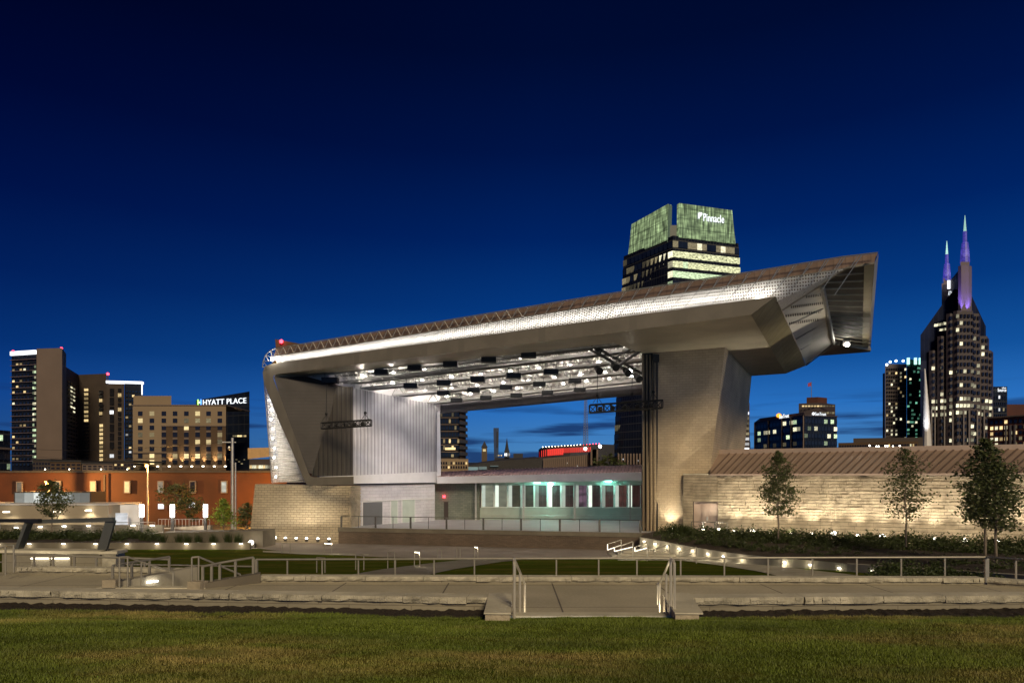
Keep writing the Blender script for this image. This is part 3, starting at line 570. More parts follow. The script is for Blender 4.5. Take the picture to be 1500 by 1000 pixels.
# ================================================================== PLANTS
def leaves(mb, pts, s0, s1, r_):
    for p in pts:
        s = r_.uniform(s0, s1); a = Vector((r_.gauss(0, 1), r_.gauss(0, 1), r_.gauss(0, .6))).normalized()*s; b = a.cross(Vector((r_.gauss(0, 1), r_.gauss(0, 1), r_.gauss(0, 1)))).normalized()*s*.55
        mb.quad(p-a, p-b*.9, p+a, p+b)
def tree(base, H, clear, rad, label, seed, nleaf=1500, mat='leaf', trunk_r=.06, s=(.05, .12), cat='tree', shape='oval', name='young_tree'):
    r_ = random.Random(seed); t = thing(name, base, label, cat); base = Vector(base)
    tb = MB(); segs = 6; pts = [base+Vector((r_.gauss(0, .02)*i, r_.gauss(0, .02)*i, H*.95*i/segs)) for i in range(segs+1)]
    for i in range(segs): tb.tube(pts[i], pts[i+1], trunk_r*(1-i/segs*.85), trunk_r*(1-(i+1)/segs*.85), 7)
    tips = []
    nb = 26 if nleaf > 900 else 14
    for i in range(nb):
        f = clear+(1-clear)*(i+.5)/nb; h = H*f*.97; g = (f-clear)/(1-clear)
        prof = {'oval': math.sin(math.pi*min(1, (g+.16)/1.16))**.8*(1-.35*g), 'cone': (1-g)**.8+.08, 'round': math.sin(math.pi*(g*.9+.08))}[shape]
        R = rad*prof*r_.uniform(.65, 1.15); an = i*2.4+r_.uniform(-.4, .4)
        p0 = base+Vector((0, 0, h)); p1 = p0+Vector((math.cos(an)*R, math.sin(an)*R, R*r_.uniform(.25, .65)))
        tb.tube(p0, (p0+p1)/2, trunk_r*.35, trunk_r*.22, 5); tb.tube((p0+p1)/2, p1, trunk_r*.22, trunk_r*.08, 4)
        tips += [(p0+(p1-p0)*.55, R*.38+.08), (p1, R*.3+.1), (p0+(p1-p0)*.8+Vector((r_.gauss(0, .1), r_.gauss(0, .1), 0)), R*.3+.08)]
    tb.build('trunk', M['bark'], t)
    cr = MB(); wts = [q[1] for q in tips]; P = []
    for _ in range(nleaf):
        c, q = r_.choices(tips, wts)[0]; P.append(c+Vector((r_.gauss(0, 1), r_.gauss(0, 1), r_.gauss(0, .75)))*q*.7)
    leaves(cr, P, s[0], s[1], r_); cr.build('crown', M[mat], t); return t
def shrub(mb, c, R, H, n, r_, s=(.05, .11)):
    P = []
    for _ in range(n):
        a = r_.uniform(0, 6.283); e = math.acos(r_.uniform(0, 1)); k = r_.uniform(.55, 1.05)
        P.append(Vector(c)+Vector((math.cos(a)*math.sin(e)*R*k, math.sin(a)*math.sin(e)*R*k, math.cos(e)*H*k*(1+.25*math.sin(3*a)))))
    leaves(mb, P, s[0], s[1], r_)
tree(W(1140, 789, 47), 6.2, .24, 1.35, 'slender young tree in front of the stone wall, nearest the pillar', 11, 3400, s=(.055, .12))
tree(W(1327, 800, 40), 5.9, .27, 1.25, 'sparse young tree in front of the middle of the stone wall', 12, 2000, s=(.05, .11))
tree(W(1443, 822, 34), 6.3, .27, 1.25, 'tall dark young tree left of the pair at the right edge', 13, 3900, s=(.06, .13), trunk_r=.075)
tree(W(1459, 836, 30), 4.9, .36, 1.15, 'pale trunked young tree right of the pair at the right edge', 14, 2700, s=(.05, .11), trunk_r=.07)
tree(W(76, 778, 58), 4.4, .25, 1.15, 'dark young tree in front of the glazed strip on the left', 15, 2200, s=(.06, .14), shape='round')
t = tree(W(328, 777, 64), 3.0, .12, 1.0, 'small bright green tree lit from below beside the utility pole', 16, 1500, 'leafb', s=(.07, .13), shape='cone')
lamp('SPOT', W(325, 776, 61.5), 900, (1, .95, .7), t, size=.1, spot=80, to=W(328, 752, 64))
tree(W(362, 778, 66), 2.8, .1, .95, 'small dark tree between the utility pole and the stone base', 17, 900, s=(.08, .15), shape='oval')
tree(W(256, 768, 80), 4.6, .4, 1.7, 'hazy olive tree rising behind the middle column lamp', 18, 900, s=(.1, .2), shape='round')
tree(W(279, 771, 78), 3.3, .2, 1.9, 'dim spreading tree against the orange wall between two column lamps', 19, 800, s=(.1, .2), shape='round')
# shrubs: three kinds, copied
protos = []
for k in range(3):
    r_ = random.Random(30+k); mb = MB(); shrub(mb, (0, 0, 0), .62+.1*k, .72+.08*k, 420, r_); o = mb.build('shrub', M['shrub'], None, (0, 0, 0)); C.objects.unlink(o); protos.append(o)
r_ = random.Random(44)
def put(loc, lab, grp, s=1, cat='shrub'):
    p = r_.choice(protos); o = p.copy(); C.objects.link(o); o.location = loc; o.rotation_euler = (0, 0, r_.uniform(0, 6.28)); o.scale = (s*r_.uniform(.85, 1.2), s*r_.uniform(.85, 1.2), s*r_.uniform(.75, 1.15))
    tag(o, lab, cat, grp)
for i in range(64):
    px = 975+i*9.2; f = [.8, .6, .86][i % 3]; bw = AW(px, 780); 
    # find path wall point at this px
    for a, b in zip(rp, rp[1:]):
        if 750+F*a.x/a.y <= px <= 750+F*b.x/b.y+1e-3:
            q = WL(px, 800, (a.x, a.y), (b.x-a.x, b.y-a.y)); break
    fz = f+r_.uniform(-.06, .06); p = q+(bw-q)*fz; p.z = -4.55+.15*fz if px > 1100 else -4.5
    put(p, 'dark leafy shrub in the bed along the foot of the rough stone wall', 'shrubs along the stone wall', .95)
for i in range(96):
    px = 965+i*6.1; bw = AW(px, 780)
    for a, b in zip(rp, rp[1:]):
        if 750+F*a.x/a.y <= px <= 750+F*b.x/b.y+1e-3: q = WL(px, 800, (a.x, a.y), (b.x-a.x, b.y-a.y)); break
    fz = [.3, .5, .16, .68][i % 4]+r_.uniform(-.06, .06); p = q+(bw-q)*fz; p.z = -4.72+.2*fz
    put(p, 'low dark shrub on the planted slope between the path wall and the stone wall', 'low shrubs on the planted slope', .62)
for i in range(26):
    px = 1290+i*9.5; Y = r_.uniform(27, 33)
    put(W(px, 800, Y)*1.0+Vector((0, 0, -4.4-(HZ-800)/F*Y)), 'dark low shrub behind the guard rail on the right', 'shrubs behind the right guard rail', .85)
for i in range(52):
    px = -5+i*4.6; Y = 59.4+r_.uniform(-1.6, 3); p = W(px, 790, Y); p.z = -5.3
    put(p, 'dark shrub in the planting strip behind the lit kerb on the left', 'shrubs in the left planting strip', .85)
for i, px in enumerate((238, 262, 275, 290, 312, 333, 349)):
    g = MB(); c = W(px, 797, 57.4+(i % 2)*.4); c.z = -5.5
    for _ in range(170):
        a = r_.uniform(0, 6.283); L = r_.uniform(.5, 1.05); k = r_.uniform(.1, .55); b = c+Vector((r_.gauss(0, .12), r_.gauss(0, .12), 0)); tp = b+Vector((math.cos(a)*k, math.sin(a)*k, L)); wv = Vector((-math.sin(a), math.cos(a), 0))*.02
        g.quad(b-wv, b+wv, tp)
    tag(g.build('ornamental_grass', M['shrub'], None, c), '%s dark grass tuft from the left against the planter wall' % ORD[i], 'grass tuft', 'grass tufts at the planter wall')
for i, px in enumerate((985, 998, 1008)):
    g = MB(); c = W(px, 778, 53.5-(px-985)*.01); c.z = -4.55
    for _ in range(260):
        a = r_.uniform(0, 6.283); L = r_.uniform(.5, 1.15); k = r_.uniform(.1, .7); b = c+Vector((r_.gauss(0, .15), r_.gauss(0, .15), 0)); tp = b+Vector((math.cos(a)*k, math.sin(a)*k, L)); wv = Vector((-math.sin(a), math.cos(a), 0))*.022
        g.quad(b-wv, b+wv, tp)
    tag(g.build('ornamental_grass', M['shrub'], None, c), '%s dark grass tuft from the left at the foot of the pillar' % ORD[i], 'grass tuft', 'grass tufts at the pillar foot')
# ------------------------------------------------------------------ left middle ground
t = thing('planter_wall', W(310, 797, 58.5), 'dark concrete planter wall left of the stone base', 'planter')
a = W(232, 789, 60); b = W(385, 797, 57.5); mb = MB()
mb.add([(a.x, a.y, -5.9), (b.x, b.y, -5.9), (b.x+.2, b.y+2.5, -5.9), (a.x, a.y+3, -5.9)]+[W(232, 780, 60), W(385, 777, 57.5), W(385, 777, 57.5)+Vector((.2, 2.5, 0)), W(232, 780, 60)+Vector((0, 3, 0))], [(0, 1, 5, 4), (1, 2, 6, 5), (2, 3, 7, 6), (3, 0, 4, 7), (4, 5, 6, 7)]); mb.build('wall_body', M['conc_dark'], t)
t = thing('kerb_wall', W(180, 800, 56), 'low lit kerb wall with recessed lights at the back of the left lawn', 'kerb wall')
a = W(-60, 800, 56); b = W(366, 801, 56); MB().wall((a.x, a.y), (b.x, b.y), -5.95, W(0, 794.5, 56).z, .35).build('wall_body', M['conc_dark'], t)
for x in (-3, 43, 93, 140, 186, 230, 273, 313, 353):
    q = W(x, 796.6, 55.95); MB().box(q.x-.13, q.x+.13, q.y-.04, q.y+.02, q.z, q.z+.05).build('step_light', M['lit'], t); lamp('POINT', (q.x, q.y-.2, q.z-.14), 8, (1, .87, .62), t, size=.05)
o = MB().quad(*[W(x, y, Y) for x, y, Y in ((-60, 796, 60), (232, 796, 60), (232, 780, 64.5), (-60, 780, 64.5))]); 
tag(MB().prism([(W(-60, 0, 56.4).x, 56.4), (W(236, 0, 56.4).x, 56.4), (W(236, 0, 64).x, 64), (W(-60, 0, 64).x, 64)], -5.9, -5.3).build('planting_strip', M['mulch']), kind='structure')
t = thing('upper_path_wall', W(120, 776, 66), 'pale low wall with six step lights along the upper path on the left', 'low wall')
a = W(-60, 775, 66); b = W(238, 772, 66); MB().wall((a.x, a.y), (b.x, b.y), -6, W(0, 768.5, 66).z, .3).build('wall_body', M['conc_dark'], t)
for x, y in ((24, 773), (59, 772), (94, 771), (130, 770.5), (195, 770), (223, 770)):
    q = W(x, y, 65.9); MB().box(q.x-.18, q.x+.18, q.y-.05, q.y+.02, q.z, q.z+.09).build('step_light', M['lit'], t); lamp('POINT', (q.x, q.y-.3, q.z-.05), 9, (1, .9, .7), t, size=.05)
tag(MB().prism([(W(-60, 0, 64).x, 64), (W(300, 0, 64).x, 64), (W(300, 0, 66).x, 66), (W(-60, 0, 66).x, 66)], -6, -5.2).build('path', M['conc']), kind='structure')
fence('guard_rail', [PB(x, 775, 764.5, 65) for x in (-40, 0, 52, 92, 133, 168, 203, 227)], 0, 'thin steel rail above the upper path on the left', mat='steel', cables=2)
fence('guard_rail', [PB(x, 771, 760-(x-232)*.0, 69) for x in range(232, 312, 5)], 0, 'close picket railing behind the column lamps', mat='steel')
# low beige building with wall lamps, glazed strip and lit entrance
t = thing('low_building', W(70, 775, 75), 'long low beige building with wall lamps and a white glazed strip', 'building')
a = W(-80, 780, 76); b = W(159, 780, 75); MB().wall((a.x, a.y), (b.x, b.y), -6.3, W(0, 739.5, 75).z, 6).build('wall', M['bwallp'] if 'bwallp' in M else M['conc'], t)
MB().wall((a.x, a.y-.15), (b.x, b.y-.15), W(0, 739.5, 75).z, W(0, 738, 75).z, 6.3).build('roof_edge', M['white'], t)
b2 = W(206, 780, 78); MB().wall((b.x+.05, b.y+2), (b2.x, b2.y), -6.3, W(0, 739, 77).z, 5).build('wall', M['white'], t)
for k, (x0, x1) in enumerate(((163, 187),)):
    p = W(x0, 771, 76.2); q = W(x1, 771, 76.2); MB().wall((p.x, p.y), (q.x, q.y), p.z, W(0, 751, 76.2).z, .1).build('entrance_glass', M['wwhite'], t)
    lamp('POINT', W(175, 762, 74), 60, (.95, .97, 1), t, size=.3)
for x, y in ((10, 751), (84, 751), (130, 749)):
    q = W(x, y-2, 74.8); MB().box(q.x-.25, q.x+.25, q.y-.25, q.y+.1, q.z-.08, q.z+.05).build('wall_lamp', M['litdim'], t); lamp('SPOT', q+Vector((0, -.35, -.1)), 130, (1, .86, .6), t, size=.1, spot=130, to=q+Vector((0, .1, -2)))
for i in range(8):
    x0 = 22+i*13.7; p = W(x0, 736, 80); q = W(x0+12.9, 736, 80); MB().wall((p.x, p.y), (q.x, q.y), p.z, W(0, 721.5, 80).z, .1).build('glazed_panel', M['gpanel'] if 'gpanel' in M else M['white'], t)
p = W(20, 738, 80.2); q = W(133, 738, 80.2); MB().wall((p.x, p.y), (q.x, q.y), -6, W(0, 720, 80).z, 3).build('glazed_box', M['bdark'], t)
# column lamps
def column(x, k):
    Y = 66; b = W(x, 790, Y); t = thing('column_lamp', b, '%s glowing column lamp from the left' % ORD[k], 'lamp', 'column lamps by the railing')
    MB().tube((b.x, Y, -6.1), (b.x, Y, W(0, 757, Y).z), .16, n=12).build('post', M['dsteel'], t); MB().tube((b.x, Y, W(0, 757, Y).z), (b.x, Y, W(0, 738.5, Y).z), .19, n=14).build('light_tube', M['litw'], t); MB().tube((b.x, Y, W(0, 738.5, Y).z), (b.x, Y, W(0, 737.5, Y).z), .21, n=14).build('top_cap', M['dsteel'], t)
    lamp('POINT', (b.x, Y-.6, W(0, 746, Y).z), 190, (1, .93, .84), t, size=.4)
for k, x in enumerate((207.5, 252.5, 301)): column(x, k)
tag(MB().ext([W(237, 774, 68), W(308, 776, 68), W(308, 769, 68), W(237, 773, 68)], (0, .6, 0)).build('white_wall', M['rock']), 'short brightly lit rubble wall behind the column lamps', 'wall')
# orange building
t = thing('orange_building', W(200, 775, 96), 'long orange stucco building with tall white framed windows', 'building')
a = W(-90, 775, 97); b = W(420, 775, 96); MB().wall((a.x, a.y), (b.x, b.y), -6.6, W(0, 692, 96).z, 14).build('wall', M['orange'], t)
MB().wall((a.x, a.y-.3), (b.x, b.y-.3), W(0, 692, 96).z, W(0, 689, 96).z, 15).build('roof_edge', M['cityroof'], t)
MB().wall((W(152, 0, 95.9).x, 95.8), (W(154.5, 0, 95.9).x, 95.8), -6.5, W(0, 695, 96).z, .2).build('downpipe', M['bdark'], t)
for x, kind in ((28, 'g'), (84, 'g'), (136, 'w'), (186, 'w'), (235, 'g'), (282, 'd'), (328, 'g')):
    p = W(x-4.6, 722, 95.85); q = W(x+4.6, 722, 95.85); z1 = W(0, 704 if x > 30 else 705, 95.85).z; f = MB().wall((p.x, p.y), (q.x, q.y), p.z, z1, .2).build('window', M['bslab2'], t)
    z0 = p.z; dz = z1-z0
    MB().wall((p.x+.12, p.y-.03), (q.x-.12, q.y-.03), z0+.12, z1-.12, .1).build('pane', {'g': M['wglimpse'], 'w': M['wwarm2'], 'd': M['wdark']}[kind] if 'wglimpse' in M else M['wdark'], f)
for x, y in ((235.5, 742), (281, 740)): p = W(x-4, y+3, 95.7); q = W(x+4, y+3, 95.7); MB().wall((p.x, p.y), (q.x, q.y), p.z, p.z+.7, .1).build('window', M['wwhite'], t)
# sodium street lights and utility poles
def street(x, y, Y, label, e, yb=780, arm=0):
    t = thing('street_lamp', W(x, yb, Y), label, 'street lamp'); p = W(x, y, Y)
    MB().tube((p.x, Y, -6.5), (p.x, Y, p.z+.1), .13, .08).build('pole', M['steel'], t); MB().ball(p+Vector((0, -.25, 0)), .2, 10).build('lens', M['sod'], t); MB().box(p.x-.22, p.x+.22, Y-.5, Y+.15, p.z+.18, p.z+.32).build('lamp_head', M['dsteel'], t)
    lamp('POINT', p+Vector((0, -.6, -.3)), e*4.2, (1, .5, .13), t, size=.2)
street(71, 708, 90, 'orange sodium street lamp glowing above the dark young tree', 2600); street(216.5, 682, 88, 'tall orange sodium street lamp between the column lamps and the hotel', 260)
q = W(395, 745, 90); tt = thing('orange_glow_lamp', q, 'unseen orange lamp added to brighten the orange wall beside the stone base', 'floodlight'); MB().box(q.x-.2, q.x+.2, q.y-.2, q.y+.2, q.z-.1, q.z+.1).build('lamp_head', M['sod'], tt); lamp('POINT', q+Vector((-.6, .5, .4)), 6500, (1, .42, .06), tt, size=.3)  # unseen lamp added for the orange glow at this end of the wall
for k, (x, yt, r0) in enumerate(((340.5, 641, .22), (345, 677, .12))):
    t = thing('utility_pole', W(x, 778, 80), ['tall grey utility pole with crossarm and wires', 'thinner short pole close beside the utility pole'][k], 'pole'); p = W(x, yt, 80)
    MB().tube((p.x, 80, -6.5), (p.x, 80, p.z), r0, r0*.75).build('pole_shaft', M['steel'], t)
    if k == 0:
        MB().bar((p.x-1.2, 80, p.z-.5), (p.x+.3, 80.3, p.z-.5), .12).build('crossarm', M['steel'], t); MB().ball((p.x-.35, 79.9, p.z-1.2), .18, 8, 1.5).build('insulator', M['steel'], t)
        for dz in (0, -1.5, -2.6):
            w_ = MB(); q = Vector((W(-60, 650-dz*6, 120).x, 120, W(0, 648-dz*5, 120).z)); s0 = Vector((p.x, 80, p.z-.4+dz)); pts = [s0+(q-s0)*i/12+Vector((0, 0, -1.2*math.sin(math.pi*i/12))) for i in range(13)]; w_.path(pts, .02, 4).build('wire', M['black'], t)
# ================================================================== THE STAGE PAVILION
pv = thing('stage_pavilion', (-8, 62, -5.85), 'open air concert stage under a huge sweeping metal roof with a stone pillar', 'pavilion')
FZ = -4.4
fz = lambda px, py: WF(px, py)
# front face of the roof band and its left leg (one C shaped ribbon)
outer = [(1136, 434), (900, 465.5), (650, 499), (480, 521.5), (410, 531), (398, 532.7), (391, 535), (386.5, 539), (384.8, 545), (385.5, 553), (389, 567), (405, 606), (425, 652), (441, 692), (446, 704), (449.5, 709), (456, 710), (518, 709.5)]
inner = [(518, 697.5), (460, 698.5), (455, 697), (451.5, 692), (440, 660), (425, 620), (408, 574), (401, 556), (400.5, 551), (404, 548.3), (412, 546.8), (480, 538.5), (650, 518), (900, 487), (1100, 461)]
mb = MB(); O = [fz(*p) for p in outer]; I = [fz(*p) for p in inner][::-1]
# strip triangulation between outer and inner by arclength
def strip(mb, A, B):
    i = j = 0
    def cum(P):
        c = [0]
        for a, b in zip(P, P[1:]): c.append(c[-1]+(b-a).length)
        return [x/c[-1] for x in c]
    ca, cb = cum(A), cum(B)
    while i < len(A)-1 or j < len(B)-1:
        if j == len(B)-1 or (i < len(A)-1 and ca[i+1] <= cb[j+1]): mb.quad(A[i], A[i+1], B[j]); i += 1
        else: mb.quad(A[i], B[j+1], B[j]); j += 1
strip(mb, O, I)
n3 = Vector((N.x, N.y, 0))*1.0
for a, b in zip(O, O[1:]): mb.quad(a, b, b+n3, a+n3)
mb.build('roof_band', M['band'], pv)
TR = fz(1136, 434); BRc = fz(1100, 461); TB = WS(1181, 535, .95); SB = WS(1151, 547); SC = WS(1101, 550.5)
MB().quad(TR, BRc, SB, TB).quad(TR, TB, TB+Vector((-3, 0, -.05)), TR+Vector((-2.5, 2.6, -.05))).build('end_band', M['sideband'], pv)
# underside (soffit)
FL = WS(449, 551); FR = WS(900, 502); FR2 = WS(940, 518); FLc = fz(401, 550)
inn = [fz(*p) for p in [(401, 552), (404, 548.3), (412, 546.8), (480, 538.5), (650, 518), (900, 487), (1100, 461)]]
mb = MB(); mid = WS(623, 533.5); mid2 = WS(780, 515.5)
mb.quad(inn[0], inn[1], inn[2], FL).quad(inn[2], inn[3], FL).quad(inn[3], inn[4], mid, FL).quad(inn[4], inn[5], mid2, mid).quad(mid2, inn[5], FR)
mb.quad(inn[5], BRc, FR2, FR); PB_ = WS(1062, 508.5)
mb.quad(BRc, SB, SC, PB_, FR2).build('soffit', M['band2'], pv)
# ceiling corner points
ML = W(517, 569, 65); ML0 = W(490, 567, 65.3); BL = W(645, 598, 75); BR = W(942, 565, 74)
# roof deck over the stage, trusses below
SWP = W(517, 697, 62.9).xy; SWD = W(640, 693, 71.5).xy-SWP
def WSW(x, y): return WL(x, y, SWP, SWD)
L0 = [FL, W(482, 563, 62.8), W(520, 571, 63.3), W(575, 583, 67), W(645, 598, 72)]
R0 = [FR, WS(920, 510), FR2, W(942, 535, 64), W(942, 550, 69), BR]
def poly_at(P, t):
    s = t*(len(P)-1); i = min(int(s), len(P)-2); f = s-i; return P[i]*(1-f)+P[i+1]*f
dk = MB(); G = 12
grid = [[poly_at(L0, j/G)*(1-i/G)+poly_at(R0, j/G)*(i/G)+Vector((0, 0, 2.3)) for i in range(G+1)] for j in range(G+1)]
for j in range(G):
    for i in range(G): dk.quad(grid[j][i], grid[j][i+1], grid[j+1][i+1], grid[j+1][i])
dk.build('ceiling_deck', M['deck'], pv)
# upstand closing the gap between soffit edge and deck
mb = MB(); up = Vector((0, 0, 2.4)); fr_ = [FL, mid, mid2, FR, FR2]
for a, b in zip(fr_, fr_[1:]): mb.quad(a, b, b+up, a+up)
for a, b in zip(L0, L0[1:]): mb.quad(a+Vector((0, 0, -.35)), b+Vector((0, 0, -.35)), b+up, a+up)
for a, b in zip(R0[2:], R0[3:]): mb.quad(a, b, b+up, a+up)
mb.build('ceiling_edge', M['white'], pv)
# roof shell above everything so no light escapes upwards
sh = MB(); c1 = WF(404, 511)+Vector((0, 0, 0)); c2 = WF(1286, 371.5); c3 = WZ(1275, 511, 13.2); c4 = W(640, 560, 92); c4.z = 12.4; c5 = W(392, 530, 78); c5.z = 11.8
sh.hexa([c1+Vector((.1, .35, -.12)), c2+Vector((-.1, .35, -.12)), c3+Vector((0, 0, -.3)), c4, c5], [p+Vector((0, 0, .18)) for p in (c1+Vector((.1, .35, -.12)), c2+Vector((-.1, .35, -.12)), c3+Vector((0, 0, -.3)), c4, c5)]); sh.build('roof_shell', M['brown'], pv)
# trusses
def truss(p, q, h, name='ceiling_truss', cw_=.75, mat='steel', step=1.1):
    mb = MB(); n = max(4, int((q-p).length/step)); upv = Vector((0, 0, h)); d = (q-p).normalized(); sd = Vector((-d.y, d.x, 0)).normalized()*cw_/2
    mb.bar(p-sd, q-sd, .14, .12); mb.bar(p+sd, q+sd, .14, .12); mb.bar(p+upv-sd, q+upv-sd, .11); mb.bar(p+upv+sd, q+upv+sd, .11)
    for i in range(n):
        a = p+(q-p)*i/n; b = p+(q-p)*(i+1)/n
        for s_ in (-1, 1):
            mb.tube(a+sd*s_, (a+b)/2+upv+sd*s_, .035, n=4); mb.tube((a+b)/2+upv+sd*s_, b+sd*s_, .035, n=4)
        mb.bar(a-sd, a+sd, .06)
        if i % 3 == 0: mb.tube(a+sd, a+sd+Vector((0, 0, 2.2)), .05, n=5)
    return mb.build(name, M['steelc'], pv)
TS = [.10, .32, .54, .75, .93]
tl = []
for k, t in enumerate(TS):
    p = poly_at(L0, t)+Vector((0, 0, .25)); q = poly_at(R0, t)+Vector((0, 0, .25)); tl.append((p, q)); truss(p, q, .95)
    wk = MB(); d = (q-p).normalized(); sd = Vector((-d.y, d.x, 0)).normalized(); wk.bar(p+sd*1.0-Vector((0, 0, .05)), q+sd*1.0-Vector((0, 0, .05)), .75, .06); wk.bar(p+sd*1.35+Vector((0, 0, .55)), q+sd*1.35+Vector((0, 0, .55)), .05); wk.build('catwalk', M['walkway_grey'], pv)
for i in range(1, 15):
    s = i/15
    for ta, tb in ((0.0, TS[0]), (TS[0], TS[1]), (TS[1], TS[2]), (TS[2], TS[3]), (TS[3], 1.0)):
        a = poly_at(L0, ta)*(1-s)+poly_at(R0, ta)*s+Vector((0, 0, 1.2)); b = poly_at(L0, tb)*(1-s)+poly_at(R0, tb)*s+Vector((0, 0, 1.2)); MB().bar(a, b, .22, .3).build('roof_purlin', M['steelc'], pv)
# ceiling lamps between the trusses
cl = 0
for t in (.2, .43, .65, .85, .97):
    for i in range(9):
        s = (i+.5)/9; p = poly_at(L0, t)*(1-s)+poly_at(R0, t)*s+Vector((0, 0, .95))
        l = MB().tube(p, p+Vector((0, 0, .18)), .2, .12, 8).ball(p-Vector((0, 0, .02)), .055, 8).build('ceiling_lamp', M['litceil'] if 'litceil' in M else M['lit'], pv)
        lamp('POINT', p+Vector((0, -.35, -.1)), 78, (1, .91, .8), l, size=.15)
# closing strip between the deck and the back beam
mb = MB(); q0 = W(634, 594, 74); q1 = W(950, 562.5, 75.5); mb.quad(q0, q1, grid[G][G]+Vector((.6, 1, .1)), grid[G][0]+Vector((-.6, 1, .1))).build('rear_closing_panel', M['panel2'], pv)
# dark back beam
pb0 = W(632, 598, 75.5); pb1 = W(946, 570, 74.5)
MB().hexa([W(636, 606, 72.4), W(950, 576.5, 74.6), W(950, 577, 77), W(636, 606.5, 75)], [W(636, 592.5, 72.4), W(950, 561.5, 74.6), W(950, 562, 77), W(636, 593, 75)]).build('back_beam', M['beam'], pv)
# left leg inner face and side walls
mb = MB(); inl = [fz(*p) for p in [(401, 552), (408, 574), (425, 620), (440, 660), (451.5, 692)]]; bk = [FL, W(478, 562, 66), W(470, 610, 64), W(462, 655, 62.5), W(458, 694, 61.0)]
bk2 = [FL, WSW(492, 567), WSW(486, 600), WSW(468, 655), WSW(458, 694)]
for k in range(4): mb.quad(inl[k], inl[k+1], bk2[k+1], bk2[k])
mb.quad(FL, bk2[1], WSW(517, 569), W(482, 560, 62.9)); mb.build('leg_inner_face', M['hribs'], pv)
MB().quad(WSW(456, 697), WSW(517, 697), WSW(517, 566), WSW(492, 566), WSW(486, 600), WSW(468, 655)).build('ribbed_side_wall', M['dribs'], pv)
SW0 = W(517, 697, 62.6); SW1 = W(637, 693, 71.5)
mb = MB(); a, b, c, d = WSW(517.3, 697), WSW(640, 693), WSW(640, 593), WSW(517.3, 568)
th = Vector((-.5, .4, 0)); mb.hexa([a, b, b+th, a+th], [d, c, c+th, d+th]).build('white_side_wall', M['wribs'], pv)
MB().hexa([W(640, 697, 71.0), W(646, 697, 71.0), W(646, 697, 71.5), W(640, 697, 71.5)], [W(640, 603, 71.2), W(644.5, 601, 71.2), W(644.5, 601, 71.6), W(640, 603, 71.6)]).build('side_wall_end', M['white'], pv)
# band at the foot of the side wall
bp = [W(449, 709, 59.6), W(518, 708, 61.8), W(637, 706.5, 70.6)]; bt = [W(462, 697.8, 59.7), W(518, 696, 61.8), W(637, 690.5, 70.6)]
bi = Vector((.5, 1.2, 0)); mb = MB()
for k in range(2):
    if k == 0: mb.hexa([bp[0]+Vector((.3, .3, 0)), bp[1], bp[1]+bi, bp[0]+bi], [bt[0]+Vector((.3, .3, 0)), bt[1], bt[1]+bi, bt[0]+bi])
    else: mb.hexa([bp[1], bp[2], bp[2]+bi, bp[1]+bi], [bt[1], bt[2], bt[2]+bi, bt[1]+bi])
mb.build('white_wall_band', M['white'], pv)
# lower side wall with doors
la = Vector((-14.0, 63.0)); lb = W(637, 762, 71.0).xy
MB().wall(la, lb, FZ-.2, -.62, .5).build('lower_side_wall', M['litstone'] if 'litstone' in M else M['white'], pv)
def on_side(x): return WL(x, 750, la, lb-la)
def sdoor(x0, x1, z1, mat, nm, off=-.04):
    p = on_side(x0).xy; q = on_side(x1).xy; f = MB().wall(p, q, FZ, FZ+z1+.12, .2, -.03).build('door_frame', M['white'], pv); d = (q-p).normalized()
    o = MB().wall(p+d*.12, q-d*.12, FZ+.02, FZ+z1, .1, -.06).build(nm, M[mat], pv); return o
sdoor(530, 561, 2.15, 'grey', 'shutter_door'); sdoor(571.5, 583, 2.2, 'teal', 'door'); sdoor(588, 608, 2.25, 'teal', 'double_door')
MB().wall(on_side(531).xy, on_side(636).xy, -2.15, -2.05, .08, -.08).build('drip_ledge', M['white'], pv)
# stone base under the leg
mb = MB(); f1, f2, f3 = (-23.7, 62.6), (-14.35, 61.15), (-14.0, 63.2)
mb.hexa([(-24.1, 62.5, -5.95), (-14.55, 61.0, -5.95), (-14.0, 63.2, -5.95), (-14, 70, -5.95), (-24.1, 72, -5.95)], [(-23.6, 62.7, -.55), (-14.3, 61.3, -.68), (-14.0, 63.2, -.66), (-14, 70, -.66), (-23.6, 72, -.55)]); mb.build('stone_base', M['stone'], pv)
# stone facing, courses of single blocks with uneven faces
def courses(par, P, Q, z0, z1, h, wmin, wmax, jit, seed, mat, taper=None, name='stone_facing', skip=None):
    r_ = random.Random(seed); P = Vector(P); Q = Vector(Q); L = (Q-P).length; d = (Q-P)/L; n = Vector((-d.y, d.x)); mb = MB(); z = z0; row = 0
    while z < z1-.02:
        hh = min(h*r_.uniform(.85, 1.15), z1-z); s = -r_.uniform(0, wmin)
        while s < L:
            e = s+r_.uniform(wmin, wmax); a = max(0, s)+.006; b = min(L, e)-.006
            if b > a+.03 and not (skip and skip(a, b, z, z+hh)):
                k = r_.uniform(-jit, jit*.3); k2 = k+r_.uniform(-jit, jit)*.5; k3 = k+r_.uniform(-jit, jit)*.4
                A0 = P+d*a+n*k; B0 = P+d*b+n*k2; A1 = P+d*a+n*k3; B1 = P+d*b+n*k; g = .012; bb = .13
                mb.hexa([(A0.x, A0.y, z+g), (B0.x, B0.y, z+g), (B0.x+n.x*bb, B0.y+n.y*bb, z+g), (A0.x+n.x*bb, A0.y+n.y*bb, z+g)], [(A1.x, A1.y, z+hh-g), (B1.x, B1.y, z+hh-g), (B1.x+n.x*bb, B1.y+n.y*bb, z+hh-g), (A1.x+n.x*bb, A1.y+n.y*bb, z+hh-g)])
            s = e
        z += hh; row += 1
    return mb.build(name, M[mat], par)
